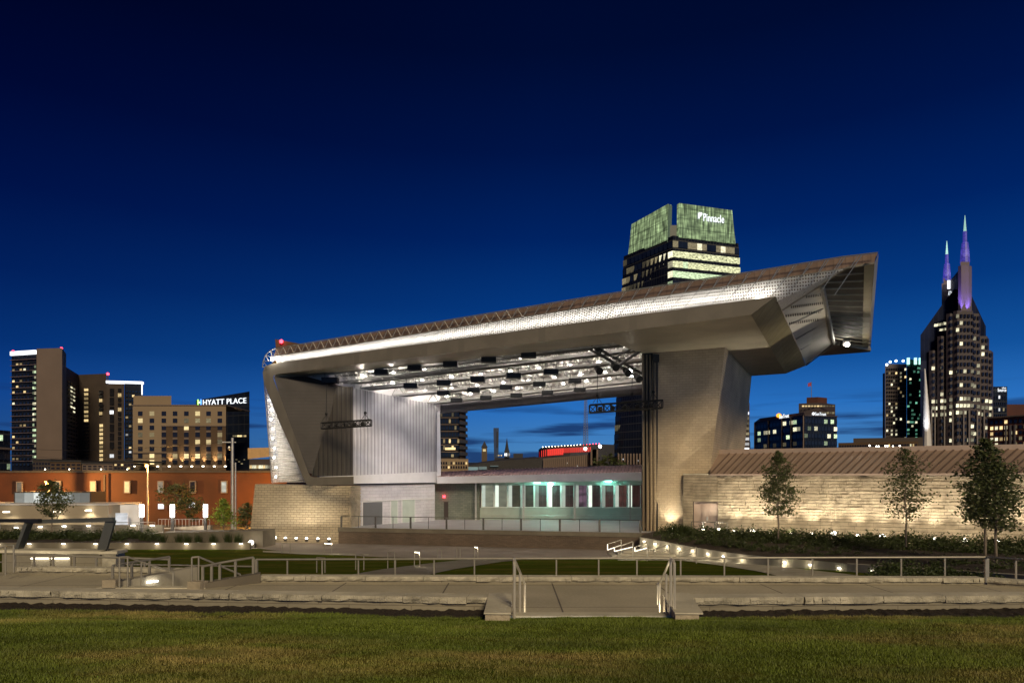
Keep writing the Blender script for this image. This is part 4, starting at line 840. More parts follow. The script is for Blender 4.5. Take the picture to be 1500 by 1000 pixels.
courses(pv, (-14.42, 60.95), (-13.95, 62.9), FZ, -.7, .16, .15, .4, .05, 6, 'rock2', name='rough_stone_corner')
# stage platform
sf = [(-15.5, 61.0), (10.45, 55.0), (16, 56), (16, 76), (-8, 76), (-14.0, 63.1)]
MB().quad(*[(x, y, FZ) for x, y in sf]).build('stage_floor', M['floor'], pv)
MB().wall((-15.5, 61.0), (10.45, 55.0), -6.1, FZ-.02, .4).build('stage_front_wall', M['stagebrick'], pv)
MB().wall((-15.55, 60.93), (10.45, 54.93), FZ-.36, FZ-.005, .5).build('stage_edge', M['conc_dark'], pv)
MB().wall((10.45, 55.0), (14.3, 55.4), -6.1, FZ-.02, .4).build('stage_side_wall', M['stagebrick'], pv)
# pillar
pa, pb_, pc = WS(941, 518), WS(1062, 508.5), WS(1101, 550.5)
ba = W(941, 777, 57.0); bb = W(1030, 778, 56.2); bc = W(1080, 766, 66)
pd = pa+(pc-pb_); bd = ba+(bc-bb)
bot = [Vector((p.x, p.y, -4.5)) for p in (ba, bb, bc, bd)]
MB().hexa(bot, [p+Vector((0, 0, .05)) for p in (pa, pb_, pc, pd)]).build('pillar', M['pillar'], pv)
for i, x in enumerate((942.5, 947.5, 952.5, 957.5, 962.5)):
    b = W(x, 777, 56.75); t = W(x, 519, 55.6); t.y = 55.7; MB().bar(b, t, .11 if i else .16, .2).build('rail_track', M['tracklight'] if i < 4 else M['black'], pv)
MB().hexa([W(940, 778, 56.95), W(963, 778, 56.9), W(963, 778, 57.2), W(940, 778, 57.2)], [W(940, 518, 55.85), W(963, 516, 55.75), W(963, 516, 56.1), W(940, 518, 56.1)]).build('track_backing', M['black'], pv)
MB().box(W(957, 0, 55.4).x, W(965, 0, 55.4).x, 55.2, 55.6, 9.4, 10.0).build('winch', M['black'], pv)
# canopy above the band: perforated screen, brown edge, louvred wing
lo = [(394, 533.5), (410, 531), (480, 521.5), (650, 499), (900, 465.5), (1136, 434)]
hi = [(401, 521), (415, 519.5), (480, 509.5), (650, 482), (900, 443), (1140, 407.5)]
OFF = 1.1
mb = MB(); A = [WF(*p)+Vector((N.x, N.y, 0))*OFF for p in lo]; B = [WF(*p) for p in hi]
A = [Vector((a.x, a.y, a.z-.05)) for a in A]
for k in range(5): mb.quad(A[k], A[k+1], B[k+1], B[k])
P1 = WS(1146, 454, .95); P2 = WF(1241, 392); mb.quad(A[5], P1, P2).quad(A[5], P2, B[5]); mb.build('perforated_screen', M['mesh'], pv)
mb = MB(); back = Vector((N.x, N.y, 0))*.5
for k in range(5): mb.quad(A[k]+back, A[k+1]+back, B[k+1]+back, B[k]+back)
mb.build('screen_backing', M['brown'], pv)
top = [(404, 511), (480, 498), (650, 470.5), (860, 436), (1100, 399), (1235, 377), (1286, 371)]
low = [(401, 521), (480, 509.5), (650, 482), (860, 449), (1100, 414), (1241, 392), (1281, 385)]
mb = MB(); TT = [WF(*p, .25) for p in top]; LL = [WF(*p, .02) for p in low]
for k in range(6): mb.quad(LL[k], LL[k+1], TT[k+1], TT[k])
mb.build('roof_edge', M['brown'], pv)
# wire bracing in front of the edge and screen
mb = MB(); 
def lerp_list(L, x):
    for a, b in zip(L, L[1:]):
        if a[0] <= x <= b[0]: f = (x-a[0])/(b[0]-a[0]); return a[1]+(b[1]-a[1])*f
    return L[-1][1] if x > L[-1][0] else L[0][1]
x = 404; step = 10.5; i = 0; fo = -.35
while x < 1255:
    st = 10.5*(1+ (x-404)/700*1.1); x2 = x+st; rr = .032 if x < 700 else .02
    if x < 760: mb.tube(WF(x, lerp_list(top, x)-1, fo), WF(x+st*.5, lerp_list(low, x+st*.5)+.5, fo), .028, n=4)
    mb.tube(WF(x+st*.5, lerp_list(low, x+st*.5)+.5, fo), WF(x2, lerp_list(top, x2)-1, fo), rr, n=4)
    if x > 600: mb.tube(WF(x+st*1.2, lerp_list(top, x+st*1.2)-1, fo), WF(x-st*.5, min(lerp_list(lo, x-st*.5), 700)-1, fo+.2), .022, n=4)
    x = x2
mb.path([WF(a, b-1.0, fo) for a, b in top], .04, 5); mb.path([WF(a, b+.5, fo) for a, b in low[:-1]], .03, 5)
cv = [(404, 510), (396, 513), (389, 520), (385.5, 529), (384.5, 538)]; ci = [(404, 521), (399, 523), (394, 529), (391, 536)]
mb.path([WF(*p, fo) for p in cv], .045, 5)
for (a, b) in ((cv[1], ci[0]), (cv[1], ci[1]), (cv[2], ci[1]), (cv[2], ci[2]), (cv[3], ci[2]), (cv[3], ci[3]), (cv[4], ci[3])): mb.tube(WF(*a, fo), WF(*b, fo), .035, n=4)
mb.build('brace_wires', M['steel'], pv)
# wing underside
Q1 = WZ(1205, 418, 12.55); Q2 = WZ(1222, 501, 12.55); Q3 = TB+Vector((0, 0, .05)); Z = 12.55
MB().quad(P1, Q1, Q3).quad(Q1, Q2, Q3).build('wing_underside', M['panel2'], pv)
dots = MB()
for (x0, y0, x1, y1, n) in ((1180, 433, 1203, 430, 9), (1158, 448, 1206, 442, 17), (1150, 461, 1208, 454, 17), (1155, 472, 1209, 465, 17)):
    for i in range(n):
        f0 = (i+.15)/n; f1 = (i+.75)/n
        def onp(px, py):
            nn = (Q1-P1).cross(Q3-P1).normalized(); dr = Vector(((px-750)/F, 1, (HZ-py)/F)); k = P1.dot(nn)/dr.dot(nn); return dr*k*.996
        xa_, xb_ = x0+(x1-x0)*f0, x0+(x1-x0)*f1; ya_, yb_ = y0+(y1-y0)*f0, y0+(y1-y0)*f1
        dots.quad(onp(xa_, ya_), onp(xb_, yb_), onp(xb_+.2, yb_+3.6), onp(xa_+.2, ya_+3.6))
dots.build('vent_slots', M['black'], pv)
mb = MB()
for (a, b) in (((1146, 454), (1238, 393)), ((1155, 476), (1206, 452)), ((1166, 497), (1203, 475)), ((1173, 512), (1200, 496)), ((1181, 535), (1226, 501))): mb.tube(WS(*a, .93), WZ(*b, 12.45), .05, n=6)
mb.tube(WZ(1204, 418, 12.45), WZ(1221, 502, 12.45), .16, n=6); mb.build('wing_struts', M['steel'], pv)
lv = MB(); R1 = WZ(1241, 392, 12.6); R2 = WZ(1279, 386, 12.6); R3 = WZ(1274, 508, 12.6); R4 = WZ(1223, 500, 12.6)
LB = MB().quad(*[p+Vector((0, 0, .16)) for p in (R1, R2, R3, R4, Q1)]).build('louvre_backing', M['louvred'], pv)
nl = 15
for i in range(nl+1):
    f = (i/nl); rt = R2*(1-f)+R3*f
    if f < .16: ltp = R1*(1-f/.16)+Q1*(f/.16)
    else: ltp = Q1*(1-(f-.16)/.84)+R4*((f-.16)/.84)
    lv.bar(ltp, rt, .08, .08)
lv.build('louvres', M['louvre'], pv)
E1 = WF(1287, 371.5); E2 = WF(1281, 385.5); E3 = WZ(1275, 512, 13.2); E4 = WZ(1272, 510, 12.6)
MB().quad(E1, E2, E4, E3).add([E2, E4, E4-Vector((.6, 0, 0)), E2-Vector((.6, 0, 0))], [(0, 1, 2, 3)]).build('wing_end_trim', M['sideband2'] if 'sideband2' in M else M['band'], pv)
MB().bar(WF(1241, 392, -.02), WF(1281, 385.5, -.02), .12, .12).build('wing_trim', M['band'], pv); MB().bar(WZ(1222, 502, 12.5), WZ(1274, 511.5, 12.5), .25, .3).build('wing_trim', M['band'], pv)
# screen beside the left leg
ms = MB(); sp_ = [W(387.5, 552, 63.5), W(399.5, 706, 63.8), W(449, 706, 63.0), W(440, 690, 62.8), W(405, 608, 62.8), W(390, 570, 63)]
ms.quad(*sp_).build('leg_screen', M['mesh'], pv); ms = MB(); ms.quad(*[p+Vector((.25, 1.2, 0)) for p in sp_]); ms.build('leg_screen_backing', M['panel2'], pv)
mb = MB(); mb.tube(W(386.5, 553, 63.2), W(398.5, 707, 63.5), .05, n=5)
for k, y in enumerate(range(572, 706, 9)):
    f = (y-552)/154; xl = 387+12.5*f; xr = 391+(y-570)*.42; mb.tube(W(xl, y, 63.2), W(xr, y+5, 62.6), .03, n=4); mb.tube(W(xl, y+9, 63.2), W(xr, y+5, 62.6), .03, n=4)
mb.build('leg_screen_frame', M['steel'], pv)
for k in range(9):
    y = 586+k*14; x = 391.5+(y-552)*.085+(1.5 if k % 2 else 0); p = W(x, y, 62.7); l = MB().ball(p, .1, 8).build('screen_lamp', M['litw'], pv); lamp('POINT', p-Vector((.1, .2, 0)), 11, (1, .93, .85), l, size=.08)
# wash lights for the screen, sitting on the ledge of the band
for a, b in zip(lo, lo[1:]):
    p, q = WF(*a, .35), WF(*b, .35); L = (q-p).length; n = max(1, int(round(L/6)))
    for i in range(n):
        c = p+(q-p)*(i+.5)/n+Vector((0, 0, .06)); o = lamp('AREA', c, 5.0*(L/n), (1, .95, .87), pv, name='screen_wash', size=L/n, sy=.12)
        d = (q-p).normalized(); zax = -Vector((-.05*N.x, -.05*N.y, 1)).normalized(); zax = Vector((.28*N.x, .28*N.y, -1)).normalized()*1; zz = Vector((-.12*N.x, -.12*N.y, -1)).normalized(); yy = zz.cross(d).normalized(); xx = yy.cross(zz).normalized(); o.rotation_euler = Matrix((xx, yy, zz)).transposed().to_euler()
for k in range(6):
    f = (k+.5)/6; c = TR*(1-f)+TB*f+Vector((-.95, .48, .0)); o = lamp('AREA', c, [42, 44, 42, 42, 42, 42][k], (1, .93, .84), pv, name='wing_wash', size=4.2, sy=.5)
    yy_ = (TB-TR).normalized(); zz = Vector((-.25, .1, -1)).normalized(); xx = yy_; yy2 = zz.cross(xx).normalized(); xx = yy2.cross(zz).normalized(); o.rotation_euler = Matrix((xx, yy2, zz)).transposed().to_euler()
MB().bar(P1, P2, .09, .09).build('screen_trim', M['band'], pv)
q = WZ(1241, 504.5, 12.1); t = thing('wing_floodlight', q, 'bright white floodlight at the rear corner of the roof wing', 'floodlight'); MB().ball(q, .2, 12).build('lens', M['litbig'] if 'litbig' in M else M['lit'], t); MB().box(q.x-.35, q.x+.35, q.y+.1, q.y+.6, q.z-.1, q.z+.4).build('lamp_head', M['dsteel'], t); lamp('POINT', q+Vector((.2, -1.2, -1.2)), 160, (1, .93, .8), t, size=.2)
q = WF(399, 526.5, .1); l = MB().ball(q, .16, 8).build('corner_lamp', M['litw'], pv); lamp('POINT', q-Vector((0, .5, 0)), 60, (1, .95, .88), l, size=.1)
# small plant box with beacon on the roof at the left
t = thing('roof_box', W(404, 508, 68), 'brown equipment box with a red beacon on the left end of the roof', 'equipment box'); MB().hexa([W(404, 512, 68), W(450, 510, 68), W(450, 510, 71), W(404, 512, 71)], [W(403, 496.5, 68), W(449, 505, 68), W(449, 505, 71), W(403, 496.5, 71)]).build('box_body', M['bbrown'], t); MB().ball(W(412, 500, 67.7), .2, 8).build('beacon', M['red'], t)
# ------------------------------------------------------------------ stage back: glazed annex
ax = thing('stage_annex', (0, 76, -4.4), 'low glazed building behind the stage with a pale overhanging metal roof', 'building')
BW0 = W(637, 760, 73.0).xy; BW1 = W(946, 761, 72.0).xy; bwd = (BW1-BW0)
def BWp(x, y, off=0): return WL(x, y, BW0+Vector((0, -1))*off, bwd)
p0 = BWp(637, 760); p1 = BWp(703, 760); p2 = BWp(946, 761)
MB().wall(p0.xy, p1.xy, FZ-.1, -.1, .4, -.35).build('stone_wall', M['greenwall'], ax)
MB().wall(p1.xy, p2.xy, FZ-.1, -3.15, .5).build('panel_wall', M['teal'], ax)
MB().wall(p1.xy+Vector((-.3, 2.6)), p2.xy+Vector((1, 2.6)), FZ, 0, .3).build('rear_wall', M['roomback'] if 'roomback' in M else M['bdark'], ax)
MB().wall(p1.xy+Vector((0, .05)), p2.xy+Vector((0, .05)), -.75, .0, .4).build('window_head', M['teal'], ax)
o = MB().quad(W(640, 0, 73).xy.to_3d(), p1.xy.to_3d(), p1.xy.to_3d(), W(640, 0, 73).xy.to_3d()) if False else None
nw = 12; xw0 = 704.5; xw1 = 939
for i in range(nw):
    xL = xw0+(xw1-xw0)*i/nw; xR = xw0+(xw1-xw0)*(i+1)/nw; a = BWp(xL, 742); b = BWp(xR, 742); d = (b-a).normalized(); z0, z1 = -3.13, -.76; wd = (b-a).length
    fr = MB(); fr.wall(a.xy, (a+d*.09).xy, z0, z1, .2).wall((b-d*.09).xy, b.xy, z0, z1, .2).wall(a.xy, b.xy, z0, z0+.08, .22, -.02)
    f = fr.build('window', M['frameglow'] if 'frameglow' in M else M['white'], ax)
    MB().wall((a+d*.1).xy, (a+d*(.1+.26*wd)).xy, z0+.06, z1, .1, .04).build('lit_jamb', M['jamb'] if 'jamb' in M else M['wpale'], f)
    MB().wall((a+d*(.12+.26*wd)).xy, (b-d*.1).xy, z0+.06, z1, .05, .12).build('pane', M['room%d' % (0 if i < 2 else (1 if i < 4 else (2 if i != 7 else 3)))], f)
    if i >= 4: mbx = MB(); m_ = a+d*(.64*wd); mbx.wall((m_-d*.03).xy, (m_+d*.03).xy, z0+.08, z1, .05, .06).wall((a+d*(.12+.26*wd)).xy, (b-d*.1).xy, z0+1.35, z0+1.42, .05, .06).build('glazing_bar', M['dsteel'], f)
# roof of the annex
e0 = W(640, 708, 70.8); e1 = W(945, 703, 69.6); f0 = W(640, 698, 70.8); f1 = W(945, 691, 69.6); r0 = W(640, 690.5, 80); r1 = W(945, 680, 79)
MB().quad(e0, e1, f1, f0).quad(e0, e1, e1+Vector((0, 3.5, .05)), e0+Vector((0, 3.5, .05))).build('eave_fascia', M['white'], ax)
MB().quad(f0, f1, r1, r0).build('roof', M['seamp'] if 'seamp' in M else M['seam'], ax)
rb = MB()
for i in range(60): f = i/60; a = f0+(f1-f0)*f; b = r0+(r1-r0)*(f+.012); rb.bar(a+Vector((0, 0, .03)), b+Vector((0, 0, .03)), .06, .07)
rb.build('roof_seams', M['seam'], ax)
for x in (697, 767, 842, 923): b = W(x, 761, 71.2); MB().bar((b.x, b.y, FZ), (b.x, b.y, -.5), .16).build('eave_post', M['steel'], ax)
for x, y, e in ((787, 707, 45), (806.5, 708.5, 100), (891, 704.5, 50)):
    p = W(x, y, 71.6); l = MB().box(p.x-.35, p.x+.35, p.y-.15, p.y+.15, p.z-.06, p.z+.06).build('eave_lamp', M['teall'], ax); lamp('POINT', p-Vector((0, .3, .25)), e, (.35, 1, .8), l, size=.15)
p = W(806.5, 709, 70.9); l = MB().ball(p, .2, 10).build('eave_globe', M['litw'], ax)
p = BWp(650.5, 727, .5); MB().box(p.x-.12, p.x+.12, p.y-.1, p.y+.1, p.z-.1, p.z+.12).build('red_lamp', M['red'], ax); q = BWp(653.5, 760, .45); MB().box(q.x-.22, q.x+.22, q.y-.02, q.y+.2, FZ, -2.5).build('door', M['bdark'], ax)
MB().path([BWp(704, 755, .6), BWp(940, 755, .6)], .03, 4).build('wall_rail', M['steel'], ax)
# railing at the stage edge
s0 = Vector((-15.3, 61.1)); s1 = Vector((10.4, 55.15)); pp = []
for i in range(17): c = s0+(s1-s0)*i/16+Vector((0, .15)); pp.append((Vector((c.x, c.y, FZ)), FZ+1.0))
rt = thing('stage_railing', (-2.5, 58, FZ), 'thin cable railing with square posts along the front edge of the stage', 'railing')
for i, (b, z) in enumerate(pp): MB().bar(b, (b.x, b.y, z), .16 if i % 2 == 0 else .05).build('post', M['dsteel'], rt)
MB().path([(b.x, b.y, z) for b, z in pp], .03, 5).build('handrail', M['dsteel'], rt)
# stage washes
lamp('SPOT', W(575, 592, 58)+Vector((4, 0, 0)), 950, (.93, .88, 1), pv, name='wall_wash', size=.4, spot=85, blend=.9, to=W(585, 645, 67.5))
lamp('SPOT', W(640, 600, 60), 1300, (.9, .88, 1), pv, name='wall_wash', size=.4, spot=80, blend=.9, to=W(585, 740, 67))
for x, Y in ((560, 66), (680, 68), (800, 66), (900, 64)): lamp('SPOT', W(x, 575, Y), 420, (.95, .9, 1), pv, name='stage_downlight', size=.3, spot=95, blend=.9, to=Vector((W(x, 0, Y).x, Y+1, FZ)))
# black boxed stage lights hung under the trusses
bx = [(0, 484, 557), (0, 559, 545), (0, 608, 539), (0, 660, 533.5), (0, 716, 527), (0, 774, 520), (1, 602, 565), (1, 650, 560.5), (1, 700, 555.5), (1, 752, 550), (1, 807, 544.5), (2, 650, 575.5), (2, 694, 571), (2, 741, 567), (2, 790, 562.5), (2, 842, 557.5), (3, 669, 586), (3, 712, 582.5), (3, 756, 579), (3, 802, 575), (3, 849, 571), (4, 527, 573), (4, 559, 579), (4, 586, 584.5), (4, 617, 589.5)]
rown = ['front truss', 'second truss', 'third truss', 'rear truss', 'wall edge truss']; cnt = {}
proto = None
for row, x, y in bx:
    if row == 4: c = W(x, y, 65+(x-527)/90*7)
    else:
        p, q = tl[min(row, 4)]; a = (x-750)/F; k = (a*p.y-p.x)/((q.x-p.x)-a*(q.y-p.y)); c = p+(q-p)*k; c = W(x, y, c.y-.6)
    cnt[row] = cnt.get(row, 0)+1; lab = 'black boxed stage light, %s from the left under the %s' % (ORD[cnt[row]-1], rown[row])
    if proto is None:
        proto = thing('stage_light', c, lab, 'stage light', 'boxed stage lights under the ceiling')
        MB().box(c.x-.72, c.x+.72, c.y-.4, c.y+.4, c.z-.26, c.z+.24).box(c.x-.66, c.x+.66, c.y-.46, c.y-.4, c.z-.2, c.z+.18).build('housing', M['black'], proto)
        MB().tube(c+Vector((-.5, 0, .24)), c+Vector((-.5, 0, .75)), .03, n=5).tube(c+Vector((.5, 0, .24)), c+Vector((.5, 0, .75)), .03, n=5).bar(c+Vector((-.6, 0, .75)), c+Vector((.6, 0, .75)), .06).build('yoke', M['dsteel'], proto)
    else:
        o = copy_thing(proto, c, random.uniform(-.15, .15) if row < 4 else .9, lab); s = .84 if row < 2 else .78; o.scale = (s, s, s)
# hanging box trusses
def hang(xa_, ya_, xb_, yb_, Y, hh, label, chains):
    t = thing('hanging_truss', W(xa_, ya_, Y), label, 'truss'); p = W(xa_, ya_, Y); q = W(xb_, yb_, Y-.6); u = Vector((0, 0, hh)); dp = Vector((0, .5, 0)); mb = MB(); n = max(6, int((q-p).length/.55))
    for o_ in (Vector(), u, dp, u+dp): mb.tube(p+o_, q+o_, .06, n=6)
    for i in range(n+1):
        a = p+(q-p)*i/n; mb.tube(a, a+u, .04, n=5); mb.tube(a+dp, a+u+dp, .04, n=5); mb.tube(a, a+dp, .03, n=4)
        if i < n: b = p+(q-p)*(i+1)/n; mb.tube(a, b+u, .035, n=4); mb.tube(a+dp+u, b+dp, .035, n=4)
    mb.build('truss_frame', M['black'], t)
    for k in range(5): a = p+(q-p)*(.15+.17*k)+Vector((0, .25, hh*.4)); MB().ball(a, .22, 8).build('lamp_head', M['black'], t)
    for x, y0, y1 in chains: a = W(x, y0, Y-.3); b = W(x, y1, Y-.3); MB().tube(a, b, .025, n=4).tube(b+Vector((0, 0, .5)), b+Vector((-.35, 0, 0)), .02, n=4).tube(b+Vector((0, 0, .5)), b+Vector((.35, 0, 0)), .02, n=4).ball(b+Vector((0, 0, .6)), .14, 8).build('chain', M['black'], t)
hang(470, 627.5, 543, 623, 58.3, .5, 'black box truss hung by chains in front of the left side wall', ((478, 562, 616), (535, 572, 615)))
hang(864, 604, 971, 597, 54.6, .62, 'black box truss hung by chains across the pillar edge', ((875, 540, 590), (926, 530, 587), (957, 520, 585)))
# diagonal spotlight bridge at upper right
t = thing('spotlight_bridge', W(905, 540, 55), 'diagonal grey spotlight bridge with round lamps under the right corner of the ceiling', 'lighting bridge')
mb = MB()
for o_ in (0, .55): mb.tube(W(866, 512-o_*14, 53.5), W(942, 556-o_*14, 57), .13, n=8)
for i in range(10): f = i/9; a = W(866+76*f, 512+44*f, 53.5+3.5*f); b = W(866+76*min(1, f+.08), 504+44*min(1, f+.08), 53.5+3.5*f); mb.tube(a, b, .05, n=5)
mb.tube(W(905, 535, 55), W(938, 514, 55), .12, n=8); mb.tube(W(900, 524, 55), W(930, 508, 55), .08, n=8); mb.build('bridge_frame', M['dsteel'], t)
for x, y in ((873, 511), (899, 535), (917, 543), (933, 552), (875, 540)): p = W(x, y, 54.2); MB().tube(p+Vector((0, .3, .1)), p+Vector((.15, -.35, -.25)), .24, .3, 10).build('lamp_head', M['black'], t)
p = W(924, 544, 54); MB().ball(p, .14, 8).build('lens', M['litw'], t)
# ------------------------------------------------------------------ right hand stone building
rbd = thing('stone_building', AW(1250, 790), 'long low rough stone building with a brown ribbed metal roof on the right', 'building')
w0 = AW(1001, 776); w1 = AW(1720, 800); zt = .30
d0, d1 = AW(1015, 770), AW(1051, 775)
bkb = MB().wall(w0.xy+N*.14, (AW(1014, 770)).xy+N*.14, -5.2, zt, .5).wall(AW(1052, 770).xy+N*.14, w1.xy+N*.14, -5.2, zt, .5).wall(AW(1014, 770).xy+N*.14, AW(1052, 770).xy+N*.14, -1.9, zt, .5).build('wall', M['joint'], rbd)
Lw = (w1.xy-w0.xy).length; sd0 = (d0.xy-w0.xy).length; sd1 = (d1.xy-w0.xy).length
for (xa_, xb_, z0_, sd_) in ((1001, 1014.6, -5.1, 9), (1014.6, 1051.6, -1.88, 10), (1051.6, 1720, -5.1, 11)): courses(rbd, AW(xa_, 0).xy, AW(xb_, 0).xy, z0_, zt-.02, .24, .45, 1.7, .055, sd_, 'rock2')
MB().wall(AW(1015, 770).xy+N*.32, AW(1052, 770).xy+N*.32, -4.6, -1.9, .2).build('door_recess', M['pinkdoor'], rbd)
for xx in ((1027, 1039), (1039.6, 1050)): MB().wall(AW(xx[0], 770).xy+N*.24, AW(xx[1], 770).xy+N*.24, -4.55, -2.0, .06).build('door', M['pinkdoor'], rbd)
MB().box(AW(1038, 0).x-.1, AW(1038, 0).x+.02, AW(1038, 0).y+.25, AW(1038, 0).y+.35, -3.4, -3.1).build('handle', M['steel'], rbd)
ev0 = AW(1040.5, 694.3, -.15); ev1 = AW(1720, 695, -.15); rg0 = AW(1041, 668, 4); rg1 = AW(1720, 665.5, 4)
ev0.z = ev1.z = .32; rg0.z = 2.05; rg1.z = 2.05
MB().quad(ev0, ev1, rg1, rg0).quad(ev0, rg0, Vector((rg0.x, rg0.y, .3))).build('roof', M['seam'], rbd)
MB().wall(ev0.xy, ev1.xy, .2, .34, .15, -.05).build('gutter', M['brownl'] if 'brownl' in M else M['seam'], rbd); MB().wall(rg0.xy, rg1.xy, 1.95, 2.42, .5).build('ridge_cap', M['brownl'] if 'brownl' in M else M['seam'], rbd)
mb = MB(); n = 54; dv = (ev1-ev0)
for i in range(n):
    f = i/n; f2 = f+.052; a = ev0+dv*f+Vector((0, 0, .03)); b = rg0+(rg1-rg0)*min(f2, 1)+Vector((0, 0, .03)); mb.bar(a, b, .09, .1)
mb.build('roof_ribs', M['seamrib'], rbd)
MB().wall(w0.xy-N*.02, AW(1040, 0).xy-N*.02, .28, .36, .6).build('wall_cap', M['cap'], rbd)
pp = [(AW(x, 779, -.9), 0) for x in (1013, 1030, 1047, 1065)]; pp = [(Vector((p.x, p.y, -4.6)), -3.45) for p, _ in pp]; fence('guard_rail', pp, 0, 'short dark railing before the pale doors of the stone building', mat='dsteel', r=.03)
# wall uplights
def uplight(p, k, e, tgt, lab, grp, r=.12, big=False, ang=75):
    t = thing('uplight', p, lab, 'uplight', grp); MB().tube(p-Vector((0, 0, .25)), p+Vector((0, 0, .02)), .12, .15, 10).build('housing', M['dsteel'], t); MB().ball(p+Vector((0, 0, .06)), r*1.6 if big else r, 10, .7).build('lens', M['lit'], t)
    lamp('SPOT', p+Vector((0, 0, .22)), e, (1, .88, .67), t, size=.12, spot=ang+12, blend=1, to=tgt); lamp('POINT', p+Vector((0, -.15, .25)), e*.045, (1, .85, .6), t, size=.08)
ux = [1030, 1053, 1076, 1103, 1128, 1158, 1189, 1221, 1257, 1293, 1331, 1370, 1414, 1463, 1515]; uy = [777, 776, 778, 778, 781, 782, 782, 782, 785, 786, 789, 790, 792, 793, 796]
for k, x in enumerate(ux):
    p = AW(x, uy[k], -1.05); tg = AW(x, 0, .1); uplight(p, k, 200 if k < 2 else 480, Vector((tg.x, tg.y, -.6)), '%s wall uplight from the pillar along the rough stone wall' % ORD[k], 'uplights along the stone wall', big=k in (3, 7, 9, 12), r=.13)
p = W(985, 779, 55.5); p.z = -4.2; uplight(p, 0, 300, Vector((p.x+.2, 57.2, -1.5)), 'uplight at the foot of the stone pillar', None)
bxx = [(387, 787), (402, 787.5), (418, 788), (434, 788), (449, 789), (465.5, 789.5), (482, 788.5)]
for k, (x, y) in enumerate(bxx):
    f = (x-387)/95; Y = 61.2-f*1.4-.2; p = W(x, y, Y); p.z = -5.35; e = [60, 60, 90, 120, 200, 90, 60][k]; uplight(p, k, e*2.2, Vector((p.x, Y+.95, -3.2)), '%s ground uplight from the left under the stone base' % ORD[k], 'uplights under the stone base', big=k < 2)
q = W(368, 794, 57); t = thing('bollard_light', q, 'short block light at the right end of the lit kerb wall', 'bollard'); MB().box(q.x-.25, q.x+.25, q.y, q.y+.4, -5.9, q.z-.1).build('body', M['dsteel'], t); MB().ball(q, .2, 10).build('lens', M['lit'], t); lamp('POINT', q-Vector((0, .4, -.1)), 18, (1, .85, .6), t, size=.08)
# ================================================================== CITY
def text(par, s, P, d, width, mat, name='lettering', hgt=None, ext=.1, bold=.0, off=-.35):
    cu = bpy.data.curves.new(name, 'FONT'); cu.body = s; cu.size = 1; cu.extrude = .06; cu.offset = bold; cu.space_character = 1.05
    o = bpy.data.objects.new('tmp', cu); C.objects.link(o); bpy.context.view_layer.update()
    dg = bpy.context.evaluated_depsgraph_get(); me = bpy.data.meshes.new_from_object(o.evaluated_get(dg)); bpy.data.objects.remove(o)
    xs = [v.co.x for v in me.vertices]; x0, x1 = min(xs), max(xs); ys = [v.co.y for v in me.vertices]; y0, y1 = min(ys), max(ys); k = width/(x1-x0); kh = (hgt/(y1-y0)) if hgt else k
    d = Vector((d[0], d[1])).normalized(); n = Vector((-d.y, d.x))
    for v in me.vertices:
        a = (v.co.x-x0)*k; z = (v.co.y-y0)*kh; w_ = off-v.co.z*k*.5; v.co = Vector((P.x+d.x*a+n.x*w_, P.y+d.y*a+n.y*w_, P.z+z))-org(par)
    me.materials.clear(); me.materials.append(M[mat]); ob = bpy.data.objects.new(name, me); C.objects.link(ob); ob.parent = par; ORG[ob.name] = org(par); return ob
